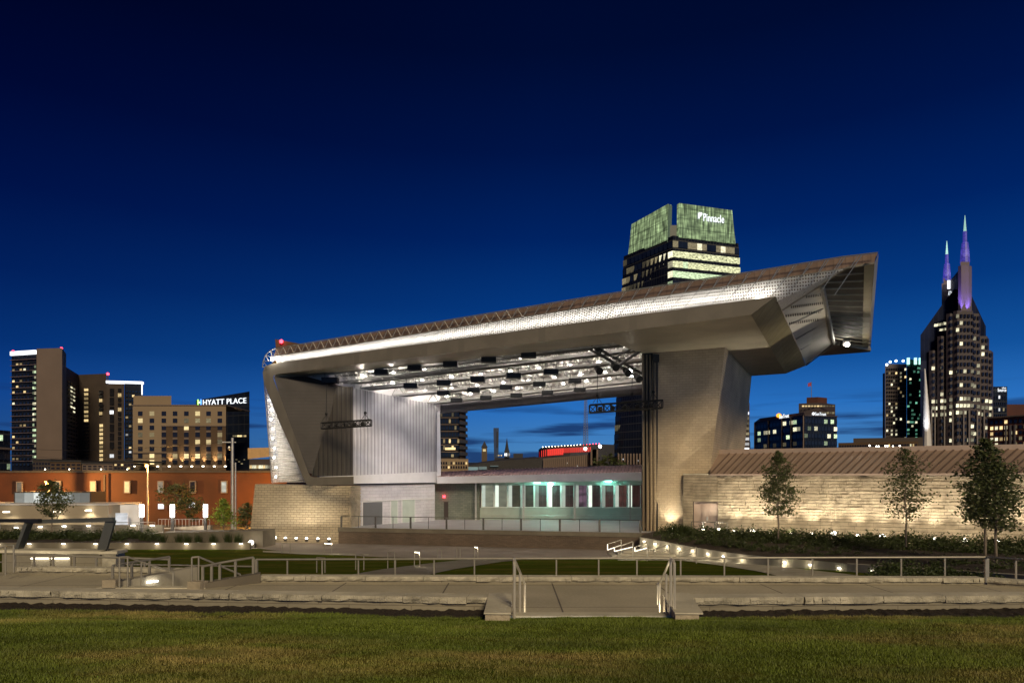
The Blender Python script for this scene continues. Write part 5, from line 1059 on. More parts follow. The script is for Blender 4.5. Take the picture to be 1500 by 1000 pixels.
class Win:
    """collects the windows of one building; the largest share become parts, the rest one 'stuff' part"""
    def __init__(s, par, cap=96): s.par = par; s.cap = cap; s.L = []; s.cache = {}
    def face(s, P, Q, z0, z1, cols, rows, wf, hf, lit=(('wwarm', .15),), dark='wdark', seed=0, skip=None, proud=.12, mask=None, P1=None, Q1=None):
        r_ = random.Random(seed); P = Vector(P[:2]); Q = Vector(Q[:2]); d = (Q-P); L = d.length; d.normalize(); n = Vector((-d.y, d.x)); w_ = L/cols*wf; h = (z1-z0)/rows*hf
        for j in range(rows):
            for i in range(cols):
                if skip and skip(i, j): continue
                m = dark; u = r_.random(); acc = 0
                if mask: m = mask(i, j, r_) or dark
                else:
                    for mm, pr in lit:
                        acc += pr
                        if u < acc: m = mm; break
                f = (i+.5)/cols; g = (j+.5)/rows; pos = P+(Q-P)*f
                if P1 is not None: pos = pos*(1-g)+(Vector(P1[:2])+(Vector(Q1[:2])-Vector(P1[:2]))*f)*g
                s.L.append((Vector((pos.x, pos.y, z0+(z1-z0)*g)), w_, h, math.atan2(d.y, d.x), m, proud))
    def one(s, x0, x1, y0, y1, Y, m, proud=.2):
        a = W(x0, y1, Y); b = W(x1, y0, Y); s.L.append(((a+b)/2, b.x-a.x, b.z-a.z, 0, m, proud))
    def done(s):
        L = sorted(s.L, key=lambda q: (q[4] in ('wdark', 'wblue'), -q[1]*q[2]))
        for pos, w_, h, rz, m, pr in L[:s.cap]:
            key = (round(w_, 2), round(h, 2), m, pr)
            if key not in s.cache:
                o = MB().box(-w_/2, w_/2, -pr, pr, -h/2, h/2).build('window', M[m], None, (0, 0, 0)); C.objects.unlink(o); s.cache[key] = o.data
            o = bpy.data.objects.new('window', s.cache[key]); C.objects.link(o); o.parent = s.par; o.location = pos-org(s.par); o.rotation_euler = (0, 0, rz)
        rest = L[s.cap:]
        if rest:
            mats = sorted({q[4] for q in rest}); mb = MB()
            for pos, w_, h, rz, m, pr in rest:
                mb.mi = mats.index(m); c, s_ = math.cos(rz)*w_/2, math.sin(rz)*w_/2; n = Vector((-math.sin(rz), math.cos(rz), 0))*pr; a = Vector((c, s_, 0)); z = Vector((0, 0, h/2))
                mb.hexa([pos-a-z-n, pos+a-z-n, pos+a-z+n, pos-a-z+n], [pos-a+z-n, pos+a+z-n, pos+a+z+n, pos-a+z+n])
            o = mb.build('window_rows', [M[q] for q in mats] if len(mats) > 1 else M[mats[0]], s.par); o['kind'] = 'stuff'
def G2(x, Y): return Vector(((x-750)/F*Y, Y))
def ZY(y, Y): return (HZ-y)/F*Y
GB = -6.6
def block(t, name, pts, z0, z1, mat): return MB().prism(pts, z0, z1).build(name, M[mat], t)
def bk(p, d): return Vector(p)*(1+d/p[1])
# --- hotel towers on the far left
t = thing('condo_tower', W(35, 690, 380), 'banded glass tower with white roof strip joined to a blank pale slab, far left', 'tower')
a, b = G2(17, 385), G2(53.5, 380); z1 = ZY(517, 380)
block(t, 'glass_wing', [a, b, bk(b, 30), bk(a, 30)], GB, z1, 'bglass2')
MB().wall(a, b, z1-.6, z1+1.6, 3, -1).build('roof_light', M['whitestrip'], t)
fl = MB(); 
for j in range(19): z = ZY(526+j*8.3, 380); fl.wall(a-Vector((.3, .8)), b-Vector((0, .8)), z, z+.35, 1)
fl.build('balcony_slabs', M['purple'], t)
w_ = Win(t, 90); w_.face(bk(a, 0), b-Vector((3.5, 0)), ZY(684, 380), ZY(528, 380), 5, 19, .5, .35, (('wwarm', .16), ('wpale', .04)), 'wblue', 3); w_.face(G2(48, 380), G2(53, 380), ZY(680, 380), ZY(533, 380), 2, 19, .7, .5, (('wgreen', .62), ('wpale', .25)), 'wdark', 4, proud=.4); w_.done()
a, b = G2(53.5, 376), G2(91, 374); c = G2(97, 392)
block(t, 'slab_wing', [a, b, c, bk(a, 30)], GB, ZY(510, 375), 'bslab')
for x, y in ((19, 515), (90, 510.5)): MB().ball(W(x, y-.6, 375), .6, 8).build('beacon', M['red'], t)
t = thing('dark_hotel', W(126, 690, 420), 'broad dark brown tower with two strips of lit windows, beside the pale slab', 'tower')
a, b, c = G2(97, 400), G2(115, 430), G2(156, 425); block(t, 'wall', [a, b, c, bk(c, 30), bk(a, 40)], GB, ZY(548, 428), 'bdark')
w_ = Win(t, 98); w_.face(G2(99, 400.5), G2(114, 429), ZY(684, 415), ZY(560, 415), 4, 22, .6, .35, (('wpale', .1),), 'wdark', 5, mask=lambda i, j, r_: 'wpale' if (i in (1, 2) and 13 < j < 21 and r_.random() < .8) else None)
for k in range(8): w_.one(123.5, 129, 569+k*6.4, 572.5+k*6.4, 424.5, 'wwarm')
for k in range(14): w_.one(122.5, 129.5, 620+k*5, 622.5+k*5, 425, 'wdark')
for k in range(9): w_.one(146, 150.5, 621+k*6.2, 625+k*6.2, 424.5, 'wwarm')
for y in (584, 603): w_.one(145.5, 149.5, y, y+4.5, 424.5, 'wwarm')
for y in (572, 578, 591, 597): w_.one(145, 151, y, y+4, 424.6, 'wdark')
w_.done(); MB().ball(W(98, 545.5, 405), .6, 8).build('beacon', M['red'], t)
t = thing('white_topped_tower', W(183, 690, 430), 'dark tower with a glowing white roof strip behind the beige hotel', 'tower')
a, b = G2(156, 424), G2(209, 428); block(t, 'wall', [a, G2(182, 424), G2(182, 450), bk(a, 30)], GB, ZY(562, 424), 'bdark'); block(t, 'glass_wing', [G2(182.5, 426), b, bk(b, 30), G2(182.5, 456)], GB, ZY(561, 426), 'bglass2')
MB().wall(a, b, ZY(561, 424), ZY(557.5, 424), 3, -1).build('roof_light', M['whitestrip'], t); MB().bar(W(208, 562, 426), W(208, 578, 426), .5).build('corner_light', M['whitestrip'], t)
w_ = Win(t, 95)
for k in range(17): w_.one(173, 177.5, 569+k*7, 574+k*7, 423.5, 'wwarm' if k in (1, 4, 15) else 'wdark')
for y in (601, 665): w_.one(161, 166.5, y, y+5, 423.5, 'wwhite')
for k in range(7): w_.one(161, 167, 569+k*13, 580+k*13, 423.6, 'wdark')
w_.face(G2(183.5, 425.5), G2(207, 427.5), ZY(684, 426), ZY(570, 426), 5, 18, .7, .45, (('wwhite', .1), ('wwarm', .08)), 'wblue', 8); w_.done()
MB().ball(W(158, 547.5, 424), .8, 8).build('beacon', M['red'], t); MB().bar(W(158, 548, 424.3), W(158, 562, 424.3), .5).build('mast', M['dsteel'], t)
t = thing('glass_office', W(5, 690, 170), 'corner of a dark glazed low office block cut by the left edge of the picture', 'building')
a, b = G2(-50, 160), G2(15, 172); block(t, 'wall', [a, b, bk(b, 20), bk(a, 20)], GB, ZY(630, 170), 'bglass'); MB().wall(a, b, ZY(658, 170), ZY(655, 170), 1, -.4).build('ledge', M['bslab'], t)
w_ = Win(t); w_.face(G2(-30, 163.5), b, ZY(690, 172), ZY(635, 172), 8, 4, .8, .6, (('wgreen', .15),), 'wblue', 9); w_.done()
# --- podium clutter under the towers
for k, (x0, x1, yt, mt, lb) in enumerate(((48, 74, 674, 'bdark', 'low dark block at the foot of the pale slab tower'), (74, 119, 676, 'bbrown', 'low brown block with pale panels at the foot of the dark hotel'), (120, 166, 679, 'bslab', 'low pale parapet block before the dark hotel'), (167, 196, 676, 'bdark', 'low dark block before the white topped tower'))):
    t = thing('podium_block', W(x0, 690, 230), lb, 'building'); a, b = G2(x0, 230), G2(x1, 230); block(t, 'wall', [a, b, bk(b, 20), bk(a, 20)], GB, ZY(yt, 230), mt); MB().wall(a-Vector((.2, .3)), b+Vector((.2, -.3)), ZY(yt, 230), ZY(yt, 230)+.5, 20.6).build('parapet', M['cityroof'], t)
    q = W((x0+x1)/2+5, 687, 229); MB().ball(q, .22, 8).build('wall_lamp', M['litdim'], t)
    w_ = Win(t); w_.face(a, b, ZY(688, 230), ZY(yt+2, 230), 6, 2, .6, .5, (('wwarm', .12),), 'wdark', 60+k); w_.done()
# --- beige hotel
t = thing('beige_hotel', W(260, 690, 250), 'beige and brown eight storey hotel with small uplights along its foot', 'hotel')
a, b = G2(194.5, 250), G2(331, 250); block(t, 'wall', [a, b, bk(b, 22), bk(a, 22)], GB, ZY(594, 250), 'btan')
MB().wall(a-Vector((.3, .3)), b+Vector((.3, -.3)), ZY(594, 250), ZY(592.6, 250), 22.6).build('cornice', M['bslab'], t)
p, q = G2(195.5, 252), G2(251, 252); block(t, 'penthouse', [p, q, bk(q, 14), bk(p, 14)], ZY(592.6, 250), ZY(579.5, 252), 'btan')
MB().wall(G2(237, 249.8), G2(330.8, 249.8), GB, ZY(624, 250), .3).build('brown_cladding', M['bbrown'], t); MB().wall(G2(237, 249.5), G2(330.8, 249.5), ZY(624.4, 250), ZY(623.2, 250), .3).build('string_course', M['bslab'], t); MB().wall(G2(194.5, 249.4), G2(253, 249.4), ZY(663.6, 250), ZY(662.6, 250), .3).build('string_course', M['bslab'], t)
lit = {(0, 1), (1, 0), (5, 0), (4, 2), (7, 3), (1, 3), (5, 4), (6, 4), (1, 6), (3, 6), (4, 6), (5, 6), (1, 7)}; dim = {(4, 1), (5, 1), (6, 1), (0, 3), (7, 4), (6, 6), (0, 7), (7, 6)}
w_ = Win(t)
for i, x in enumerate((205.5, 222.5, 240, 256.5, 273, 289.5, 305.5, 322)):
    for j in range(8):
        y = 605.5+j*10.35+(0 if j < 7 else -1.2); m = 'wwarm2' if (i, j) in lit else ('wdim' if (i, j) in dim else 'wdark'); w_.one(x-3.3, x+3.3, y-3.2, y+3.2, 249.72 if (i >= 2 and j >= 2) else 249.92, m, .05)
        if i >= 2 and 2 <= j < 6: pass
w_.done(); mb = MB()
for i, x in enumerate((240, 256.5, 273, 289.5, 305.5, 322)):
    for j in range(2, 8): y = 605.5+j*10.35+5.2; pq = W(x-3.4, y+1.6, 249.75); qq = W(x+3.4, y-1.3, 249.75); mb.box(pq.x, qq.x, pq.y-.06, pq.y+.1, pq.z, qq.z)
mb.build('spandrel_panels', M['bslab'], t)
for x in (196.5, 231, 248, 265, 281, 297.5, 314, 330): p = W(x, 682.5, 248.9); l = MB().box(p.x-.3, p.x+.3, p.y-.3, p.y+.2, p.z-.2, p.z+.15).build('wall_uplight', M['litdim'], t); lamp('SPOT', p+Vector((0, -.6, .25)), 5200, (1, .72, .36), l, size=.2, spot=44, blend=1, to=p+Vector((0, .8, 3)))
# --- dark glass tower with sign
t = thing('sign_tower', W(330, 690, 300), 'dark blue glass tower with a slanting roofline and a white HYATT PLACE sign', 'tower')
a, b = G2(287, 300), G2(365.5, 290); zl, zr = ZY(586, 300), ZY(573, 290)
MB().hexa([(a.x, a.y, GB), (b.x, b.y, GB), (*bk(b, 25), GB), (*bk(a, 25), GB)], [(a.x, a.y, zl), (b.x, b.y, zr), (*bk(b, 25), zr), (*bk(a, 25), zl)]).build('wall', M['bglass2'], t)
w_ = Win(t); r_ = random.Random(5)
for k in range(6): w_.one(341+k*3.4, 343.6+k*3.4, 637, 639.5, 290.5, 'wwarm' if k in (2, 5, 3) else 'wdim')
for k in range(8): w_.one(333+k*4, 335.5+k*4, 672+(k % 3)*3, 673.5+(k % 3)*3, 291, 'wdim')
w_.done(); d = b-a
P = WL(299.5, 593.4, a, d); text(t, 'HYATT PLACE', P, d, (WL(362.5, 594, a, d)-P).length, 'sign', 'sign_lettering', hgt=2.3, off=-.8)
s0 = WL(290.5, 593.2, a, d); dn = Vector((d.x, d.y, 0)).normalized(); bk_ = Vector((dn.y, -dn.x, 0))*.6
for k, (u0, u1, v0, v1, mm) in enumerate(((0, .7, 0, 2.4, 'signg'), (.75, 1.55, .8, 1.5, 'sign'), (1.6, 2.3, 0, 2.4, 'signb'))):
    pts = [s0+bk_+dn*u0+Vector((0, 0, v0)), s0+bk_+dn*u1+Vector((0, 0, v0)), s0+bk_+dn*u1+Vector((0, 0, v1)), s0+bk_+dn*u0+Vector((0, 0, v1))]; MB().ext(pts, (0, .3, 0)).build('sign_emblem', M[mm], t)
# --- low buildings right of it
t = thing('curved_roof_hall', W(380, 690, 210), 'low dark hall with a tan lit curved roof beside the stage leg', 'building')
mb = MB(); pts = [G2(360+i*3, 210+4*math.sin(i/14*math.pi)) for i in range(15)]; mb.hexa([(p.x, p.y, GB) for p in (G2(365, 205), G2(408, 205), G2(408, 225), G2(365, 225))], [(p.x, p.y, ZY(672, 205)) for p in (G2(365, 205), G2(408, 205), G2(408, 225), G2(365, 225))]); mb.build('wall', M['bdark'], t)
MB().hexa([W(363, 672, 208), W(400, 668, 212), W(400, 668, 225), W(363, 672, 225)], [W(363, 656, 208), W(400, 655, 212), W(400, 655, 225), W(363, 656, 225)]).build('roof', M['tanroof'], t)
w_ = Win(t); [w_.one(366+k*3.3, 368.4+k*3.3, 681, 686, 204.5, 'wpale' if k % 3 else 'wwarm') for k in range(9)]; w_.done()
# --- apartment block in the left of the opening
t = thing('balcony_apartments', W(665, 690, 190), 'banded apartment tower with balconies seen through the left of the stage opening', 'tower')
a, b = G2(636, 190), G2(673.5, 190); block(t, 'wall', [a, b, bk(b, 25), bk(a, 25)], GB, 24, 'bglass2')
c, d_ = G2(673.5, 189), G2(682.5, 192); block(t, 'balcony_tower', [c, d_, bk(d_, 20), bk(c, 25)], GB, 24, 'bbrown')
mb = MB(); [mb.wall(a-Vector((0, .2)), b-Vector((0, .2)), ZY(y, 190), ZY(y-1, 190), .5) for y in range(602, 680, 10)]; mb.build('floor_bands', M['bslab'], t)
for k in range(9): z = ZY(604+k*9, 190); MB().prism([c-Vector((0, 1.2)), d_+Vector((.5, -1.2)), d_+Vector((.5, 0)), c], z, z+.9).build('balcony', M['dsteel'], t)
block(t, 'podium', [G2(640, 186), G2(686, 186), G2(686, 210), G2(640, 210)], GB, ZY(672, 186), 'btan')
w_ = Win(t); w_.face(a, b, ZY(670, 190), ZY(602, 190), 9, 7, .62, .6, (('wwarm', .07), ('wdim', .06)), 'wblue', 11, proud=.15); w_.face(G2(641, 185.8), G2(685, 185.8), ZY(687, 186), ZY(675, 186), 12, 2, .6, .6, (('wwarm', .1),), 'wdark', 12); w_.one(661, 664.5, 665, 669, 189.3, 'wwarm2'); w_.one(652, 667, 655, 658.5, 189.3, 'wwarm'); w_.done()
# --- far skyline in the opening
t = thing('clock_tower', W(709, 680, 700), 'small spired clock tower with a lit face on the skyline through the opening', 'clock tower')
a = G2(705.5, 700); b = G2(713.5, 700); block(t, 'shaft', [a, b, bk(b, 5), bk(a, 5)], GB, ZY(655, 700), 'btanfar'); cx = (a.x+b.x)/2; z = ZY(655, 700)
MB().add([(a.x-.5, 699.5, z), (b.x+.5, 699.5, z), (b.x+.5, 705.5, z), (a.x-.5, 705.5, z), (cx, 702.5, ZY(645.5, 700))], [(0, 1, 4), (1, 2, 4), (2, 3, 4), (3, 0, 4)]).build('spire', M['skyline'], t); MB().box(cx-1.5, cx+1.5, 699.2, 699.6, ZY(661, 700), ZY(657.5, 700)).build('clock_face', M['wwarm2'], t)
t = thing('slim_tower', W(727, 680, 1200), 'very slim blue residential tower on the skyline through the opening', 'tower')
MB().hexa([(G2(724.5, 1200).x, 1200, GB), (G2(729.5, 1200).x, 1200, GB), (G2(729.5, 1200).x, 1215, GB), (G2(724.5, 1200).x, 1215, GB)], [(G2(722.8, 1200).x, 1200, ZY(626.5, 1200)), (G2(730.5, 1200).x, 1200, ZY(626.5, 1200)), (G2(730.5, 1200).x, 1215, ZY(626.5, 1200)), (G2(722.8, 1200).x, 1215, ZY(626.5, 1200))]).build('wall', M['distglass'], t); MB().box(G2(727.5, 1199).x, G2(729.5, 1199).x, 1198.5, 1199.5, ZY(655, 1199), ZY(632, 1199)).build('recessed_strip', M['skyline'], t)
t = thing('church', W(745, 680, 600), 'dark church silhouette with a needle spire and lit white windows', 'church')
block(t, 'nave', [G2(725, 600), G2(752, 600), G2(752, 620), G2(725, 620)], GB, ZY(670, 600), 'skyline'); block(t, 'rear_block', [G2(752, 620), G2(766, 620), G2(766, 640), G2(752, 640)], GB, ZY(664, 620), 'skyline'); p = G2(742.5, 600)
block(t, 'tower', [p+Vector((-2.2, 0)), p+Vector((2.2, 0)), p+Vector((2.2, 5)), p+Vector((-2.2, 5))], GB, ZY(659, 600), 'skyline'); MB().tube((p.x, 602, ZY(659, 600)), (p.x, 602, ZY(641, 600)), 1.8, .1, 8).build('spire', M['skyline'], t)
w_ = Win(t); [w_.one(739+k*2.2, 740.4+k*2.2, 663.5, 667.5, 599.5, 'wwhite') for k in range(4)]; [w_.one(728+k*2, 729.2+k*2, 666, 667.5, 599.5, 'wwarm') for k in range(4)]; w_.done()
t = thing('arena', W(740, 690, 230), 'wide low dark arena roof with two pale lit panels through the opening', 'arena')
mb = MB(); prof = [(680, 683), (690, 681), (705, 678), (735, 674), (770, 672), (800, 670.5), (830, 672), (870, 676)]
for (x0, y0), (x1, y1) in zip(prof, prof[1:]): mb.hexa([(G2(x0, 230).x, 230, GB), (G2(x1, 230).x, 230, GB), (G2(x1, 230).x, 262, GB), (G2(x0, 230).x, 262, GB)], [W(x0, y0, 230), W(x1, y1, 230), W(x1, y1-2, 262), W(x0, y0-2, 262)])
mb.build('roof', M['cityroof'], t); w_ = Win(t); w_.one(686, 700, 683.5, 688.5, 229.3, 'wcyan'); w_.one(701, 713, 683, 687.5, 229.3, 'wcyan'); w_.one(718, 730, 681.5, 683, 229.3, 'wcyan'); w_.done()
t = thing('red_lit_hall', W(825, 680, 260), 'curved building washed in red light with a dotted row of lamps on its cornice', 'building')
cp = [(789, 672, 672-14, 268), (793, 671, 655.5, 262), (800, 670, 654, 259), (812, 668, 652.8, 257), (835, 667, 651.5, 255), (870, 666, 650, 258), (900, 666, 651, 262)]
mb = MB(); mr = MB()
for (x0, b0, t0, Y0), (x1, b1, t1, Y1) in zip(cp, cp[1:]):
    mb.hexa([(G2(x0, Y0).x, Y0, GB), (G2(x1, Y1).x, Y1, GB), (G2(x1, Y1).x, Y1+15, GB), (G2(x0, Y0).x, Y0+15, GB)], [W(x0, t0, Y0), W(x1, t1, Y1), W(x1, t1, Y1+15), W(x0, t0, Y0+15)])
mb.build('wall', M['skyline'], t)
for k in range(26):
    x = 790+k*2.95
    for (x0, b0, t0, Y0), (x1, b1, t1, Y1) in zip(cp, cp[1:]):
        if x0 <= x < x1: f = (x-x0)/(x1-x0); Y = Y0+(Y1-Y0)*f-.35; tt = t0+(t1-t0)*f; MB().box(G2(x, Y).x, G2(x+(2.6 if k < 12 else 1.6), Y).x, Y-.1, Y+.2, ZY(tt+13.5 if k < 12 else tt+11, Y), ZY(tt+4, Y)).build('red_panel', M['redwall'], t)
for k in range(19):
    x = 795+k*4.6; tt = 655.5-(x-795)*.06; MB().ball(W(x, tt-1, 254), .16, 6).build('cornice_lamp', M['litdim'] if k < 13 else M['red'], t)
for x, y in ((857.5, 657), (879, 653.5)): MB().ball(W(x, y, 252), .6, 8).build('floodlight', M['litw'], t)
def slats(x0, x1, yt0, yt1, Y, label, n, w=.35):
    t = thing('slatted_screen', W(x0, 686, Y), label, 'screen building'); a, b = G2(x0, Y), G2(x1, Y); MB().hexa([(a.x, Y+.8, GB), (b.x, Y+.8, GB), (b.x, Y+9, GB), (a.x, Y+9, GB)], [(a.x, Y+.8, ZY(yt0, Y)-.4), (b.x, Y+.8, ZY(yt1, Y)-.4), (b.x, Y+9, ZY(yt1, Y)-.4), (a.x, Y+9, ZY(yt0, Y)-.4)]).build('wall', M['bdark'], t); mb = MB()
    for i in range(n+1): f = i/n; x = a.x+(b.x-a.x)*f; mb.box(x-w/2, x+w/2, Y-.2, Y+.3, GB, ZY(yt0+(yt1-yt0)*f, Y))
    mb.build('slats', M['bslab'], t); w_ = Win(t); r_ = random.Random(int(x0))
    for k in range(6): x = x0+(x1-x0)*r_.random(); y = r_.uniform(yt0+6, 682); w_.one(x, x+1.1, y, y+1.6, Y+.6, 'wwhite', .1)
    w_.done()
slats(797, 868, 671, 665, 150, 'brown slatted screen building before the red lit hall', 24); slats(868, 873, 658, 658, 148, 'square pier at the end of the slatted screen building', 2, .9); slats(906, 946, 664, 664, 140, 'slatted screen beside the pillar at the foot of the office tower', 9, .3)
t = thing('lattice_mast', W(857, 660, 200), 'slender steel lattice mast seen through the stage opening', 'mast'); mb = MB(); z0 = ZY(658, 200); z1 = ZY(560, 200); c = G2(858, 200)
for i in range(26):
    f0, f1 = i/26, (i+1)/26; h0 = z0+(z1-z0)*f0; h1 = z0+(z1-z0)*f1; w0_, w1_ = .75*(1-f0*.75), .75*(1-f1*.75)
    for s_ in (-1, 1): mb.tube((c.x+s_*w0_, 200, h0), (c.x+s_*w1_, 200, h1), .06, n=4); mb.tube((c.x+s_*w0_, 200, h0), (c.x-s_*w1_, 200, h1), .04, n=4)
    mb.tube((c.x, 201, h0), (c.x, 201, h1), .06, n=4); mb.tube((c.x-w0_, 200, h0), (c.x+w0_, 200, h0), .04, n=4)
mb.tube((c.x-.75, 200, z0), (c.x, 201, z0), .04, n=4); mb.build('lattice', M['steel'], t)
# dark trees on the skyline of the opening
r_ = random.Random(91)
for k, (x, Y, H) in enumerate(((884, 145, 8), (893, 142, 9), (911, 136, 7))): tree(Vector((G2(x, Y).x, Y, GB)), H+3, .2, 2.6, ['dark round tree beyond the roof, beside the slatted pier', 'dark round tree with a green lamp below, beyond the annex roof', 'dark tree at the foot of the office tower'][k], 50+k, 700, s=(.25, .5), trunk_r=.15, shape='round')
sheet('hills', [[Vector((x, 3000, -10)) for x in range(-900, 1000, 100)], [Vector((x, 3000+10, 62+26*math.sin(x*.006+1.2)+9*math.sin(x*.021))) for x in range(-900, 1000, 100)], [Vector((x, 3400, 20)) for x in range(-900, 1000, 100)]], M['hill'])
# --- office tower with lit crown
t = thing('office_tower', W(985, 690, 300), 'tall dark glass office tower with a glowing green crown and a Pinnacle sign', 'tower')
Yc = 300; zc = ZY(297, Yc)
def corner(xb, xt, Y): return Vector(((xb-750)/F*Y, Y)), Vector(((xt-750)/F*Y, Y))
Lb, Lt = corner(896, 916, 328); Cb, Ct = corner(984, 986, 300); Rb, Rt = corner(1103, 1079, 310)
back_b, back_t = Rb+Lb-Cb, Rt+Lt-Ct
zt_ = 121; zm = 106.5; zbt = GB
def lerp2(b, tp, z): f = (z-GB)/(zt_-GB); return b+(tp-b)*f
sec = lambda z: [lerp2(Lb, Lt, z), lerp2(Cb, Ct, z), lerp2(Rb, Rt, z), lerp2(back_b, back_t, z)]
v3 = lambda L, z: [Vector((p.x, p.y, z)) for p in L]
MB().hexa(v3(sec(GB), GB), v3(sec(zm), zm)).build('wall', M['bglass'], t)
# crown: left and right leaves with the slot between
def crown(p0, p1, zb0, zb1, ztop0, ztop1, nm='crown_glass', mt='crown'):
    a0, a1 = p0, p1; d = (a1(zm)-a0(zm)).normalized(); n = Vector((-d.y, d.x, 0))*2.0
    A = lambda f, z: Vector(((f(z)).x, (f(z)).y, z))
    MB().hexa([A(a0, zb0), A(a1, zb1), A(a1, zb1)+n, A(a0, zb0)+n], [A(a0, ztop0), A(a1, ztop1), A(a1, ztop1)+n, A(a0, ztop0)+n]).build(nm, M[mt], t)
def cl_(x0, x1, Y):
    return lambda z: Vector(((x0+(x1-x0)*(z-zm)/(zt_-zm)-750)/F*Y, Y-.3))
Lf, Cf, Rf = cl_(920, 925, 326), cl_(985, 986, 300), cl_(1077, 1072, 309)
crown(lambda z: Lf(z)+(Cf(z)-Lf(z))*.0, lambda z: Lf(z)+(Cf(z)-Lf(z))*.88, zm-1, zm-1, zt_, zt_+.5)
crown(lambda z: Cf(z)+(Rf(z)-Cf(z))*.10, lambda z: Rf(z), zm-.5, zm-.5, zt_, zt_)
crown(lambda z: Lf(z)+(Cf(z)-Lf(z))*.88+Vector((.2, 0)), lambda z: Cf(z)+Vector((-.9, 2.5)), zm-2, zm-2, zt_+.5, zt_, 'slot_glass', 'crowndim')
crown(lambda z: Cf(z)+Vector((-1.2, 3)), lambda z: Cf(z)+(Rf(z)-Cf(z))*.10+Vector((0, 2)), zm-3, zm-3, zt_-9, zt_-9, 'slot_glass', 'crowndim')
w_ = Win(t, 98); dR = (Rb-Cb); 
zf = [GB+4.35*k for k in range(26)]
def rowmask(kind):
    def f(i, j, r_):
        u = r_.random()
        if kind == 'R':
            if j in (23, 22): return 'woffice' if u < .94 else 'wgreen'
            if j == 21: return 'wgreen' if u < .95 else None
            if j == 24: return 'wpale' if u < .12 else ('wdim' if u < .4 else None)
            if j == 19: return 'wgreen' if u < .4 else None
            return 'wgreen' if u < .07 else ('wdim' if u < .15 else None)
        if j == 20: return 'wgreen' if u < .85 else 'wdim'
        if j in (21, 22): return 'wpale' if i > 9 else ('wdim' if u < .8 else None)
        if j == 23: return 'wpale' if i > 8 else ('wdim' if u < .4 else None)
        return 'wdim' if u < .12 else None
    return f
s0_ = sec(GB); s1_ = sec(zm)
w_.face(Cb, Rb, GB+2, zm-1.5, 14, 25, .86, .62, dark='wblue', seed=21, mask=rowmask('R'), P1=s1_[1], Q1=s1_[2], proud=.25)
w_.face(Lb, Cb, GB+2, zm-1.5, 12, 25, .86, .62, dark='wblue', seed=22, mask=rowmask('L'), P1=s1_[0], Q1=s1_[1], proud=.25); w_.done()
d = dR.normalized(); P = WL(1029.5, 324.5, Cf(zt_), Rf(zt_)-Cf(zt_)); q = WL(1058.5, 327.5, Cf(zt_), Rf(zt_)-Cf(zt_)); text(t, 'Pinnacle', P, d, (q-P).length*1.0, 'sign', 'sign_lettering', hgt=3.4, off=-.6)
s0 = WL(1021.5, 322, Cf(zt_), Rf(zt_)-Cf(zt_)); dn = Vector((d.x, d.y, 0)); bk_ = Vector((dn.y, -dn.x, 0))*.6; pl = MB()
for (u0, v0, u1, v1, u2, v2) in ((0, 0, .7, 1.6, 0, 3.2), (.5, 0, 1.9, 3.2, .4, 3.2), (1.2, .9, 2.2, 2.6, 1.9, 3.3)): pl.quad(*[s0+bk_+dn*u+Vector((0, 0, v)) for u, v in ((u0, v0), (u1, v1), (u2, v2))])
pl.build('sign_emblem', M['sign'], t)
# --- bank block with two signs
t = thing('bank_building', W(1150, 690, 350), 'mid rise office block with an orange and white bank sign on its left face', 'building')
L_, C_, R_ = G2(1106, 395), G2(1178, 350), G2(1226, 356)
block(t, 'wall', [L_, C_, R_, bk(R_, 40), bk(L_, 20)], GB, ZY(609, 350), 'bglass'); 
for (p, q) in ((L_, C_), (C_, R_)): MB().wall(p, q, ZY(609, 350), ZY(607.4, 350), 1.5, -.5).build('parapet', M['bmauve'], t)
MB().prism([L_+(C_-L_)*.18+Vector((1, 8)), bk(C_, 8), bk(C_, 20), bk(L_, 25)], ZY(609, 350), ZY(603.5, 358)).build('roof_storey', M['bmauve'], t)
w_ = Win(t, 98)
def bm(i, j, r_):
    u = r_.random()
    if j == 1: return 'wgreen' if 4 < i < 12 and u < .9 else None
    if j == 2: return 'wpale' if (5 < i < 9) else None
    if j == 4: return 'wgreen' if i > 10 and u < .8 else None
    if j >= 6: return 'wpale' if u < .2 else ('wgreen' if u < .3 else None)
    return 'wdim' if u < .25 else None
w_.face(L_, C_, GB+4, ZY(611, 350), 15, 9, .88, .55, dark='wdark', seed=31, mask=bm, proud=.3)
w_.face(C_, R_, GB+4, ZY(611, 350), 10, 9, .86, .55, dark='wdark', seed=32, proud=.3, mask=lambda i, j, r_: ('wgreen' if r_.random() < (.9 if (j == 4 and i not in (2, 3)) or (j == 1 and i > 4) else .12) else ('wpale' if r_.random() < .06 else None))); w_.done()
mb = MB(); [mb.wall(L_+(C_-L_)*f, L_+(C_-L_)*f+(C_-L_).normalized()*.5, GB, ZY(609, 350), .6, -.7) for f in (.0, .3, .58, .76, .99)]; mb.build('wall_fins', M['bslab'], t)
d = (C_-L_); P = WL(1144, 613, L_, d); q = WL(1158, 609, L_, d); text(t, 'SunTrust', P, d, (q-P).length, 'sign', 'sign_lettering', hgt=2.0, off=-1.0); p = WL(1139.5, 609.5, L_, d); MB().ball(p+Vector((0, -1.4, .3)), 1.5, 8, .8).build('sign_emblem', M['signo'], t)
d = (R_-C_); P = WL(1192, 608.3, C_, d); q = WL(1208, 608, C_, d); text(t, 'SunTrust', P, d, (q-P).length, 'sign', 'sign_lettering', hgt=1.6, off=-1.0); MB().ball(WL(1190, 606, C_, d)+Vector((0, -1.2, 0)), .8, 8).build('sign_emblem', M['sign'], t)
t = thing('stepped_tower', W(1197, 690, 430), 'stepped brown tower with a flagpole standing behind the bank block', 'tower')
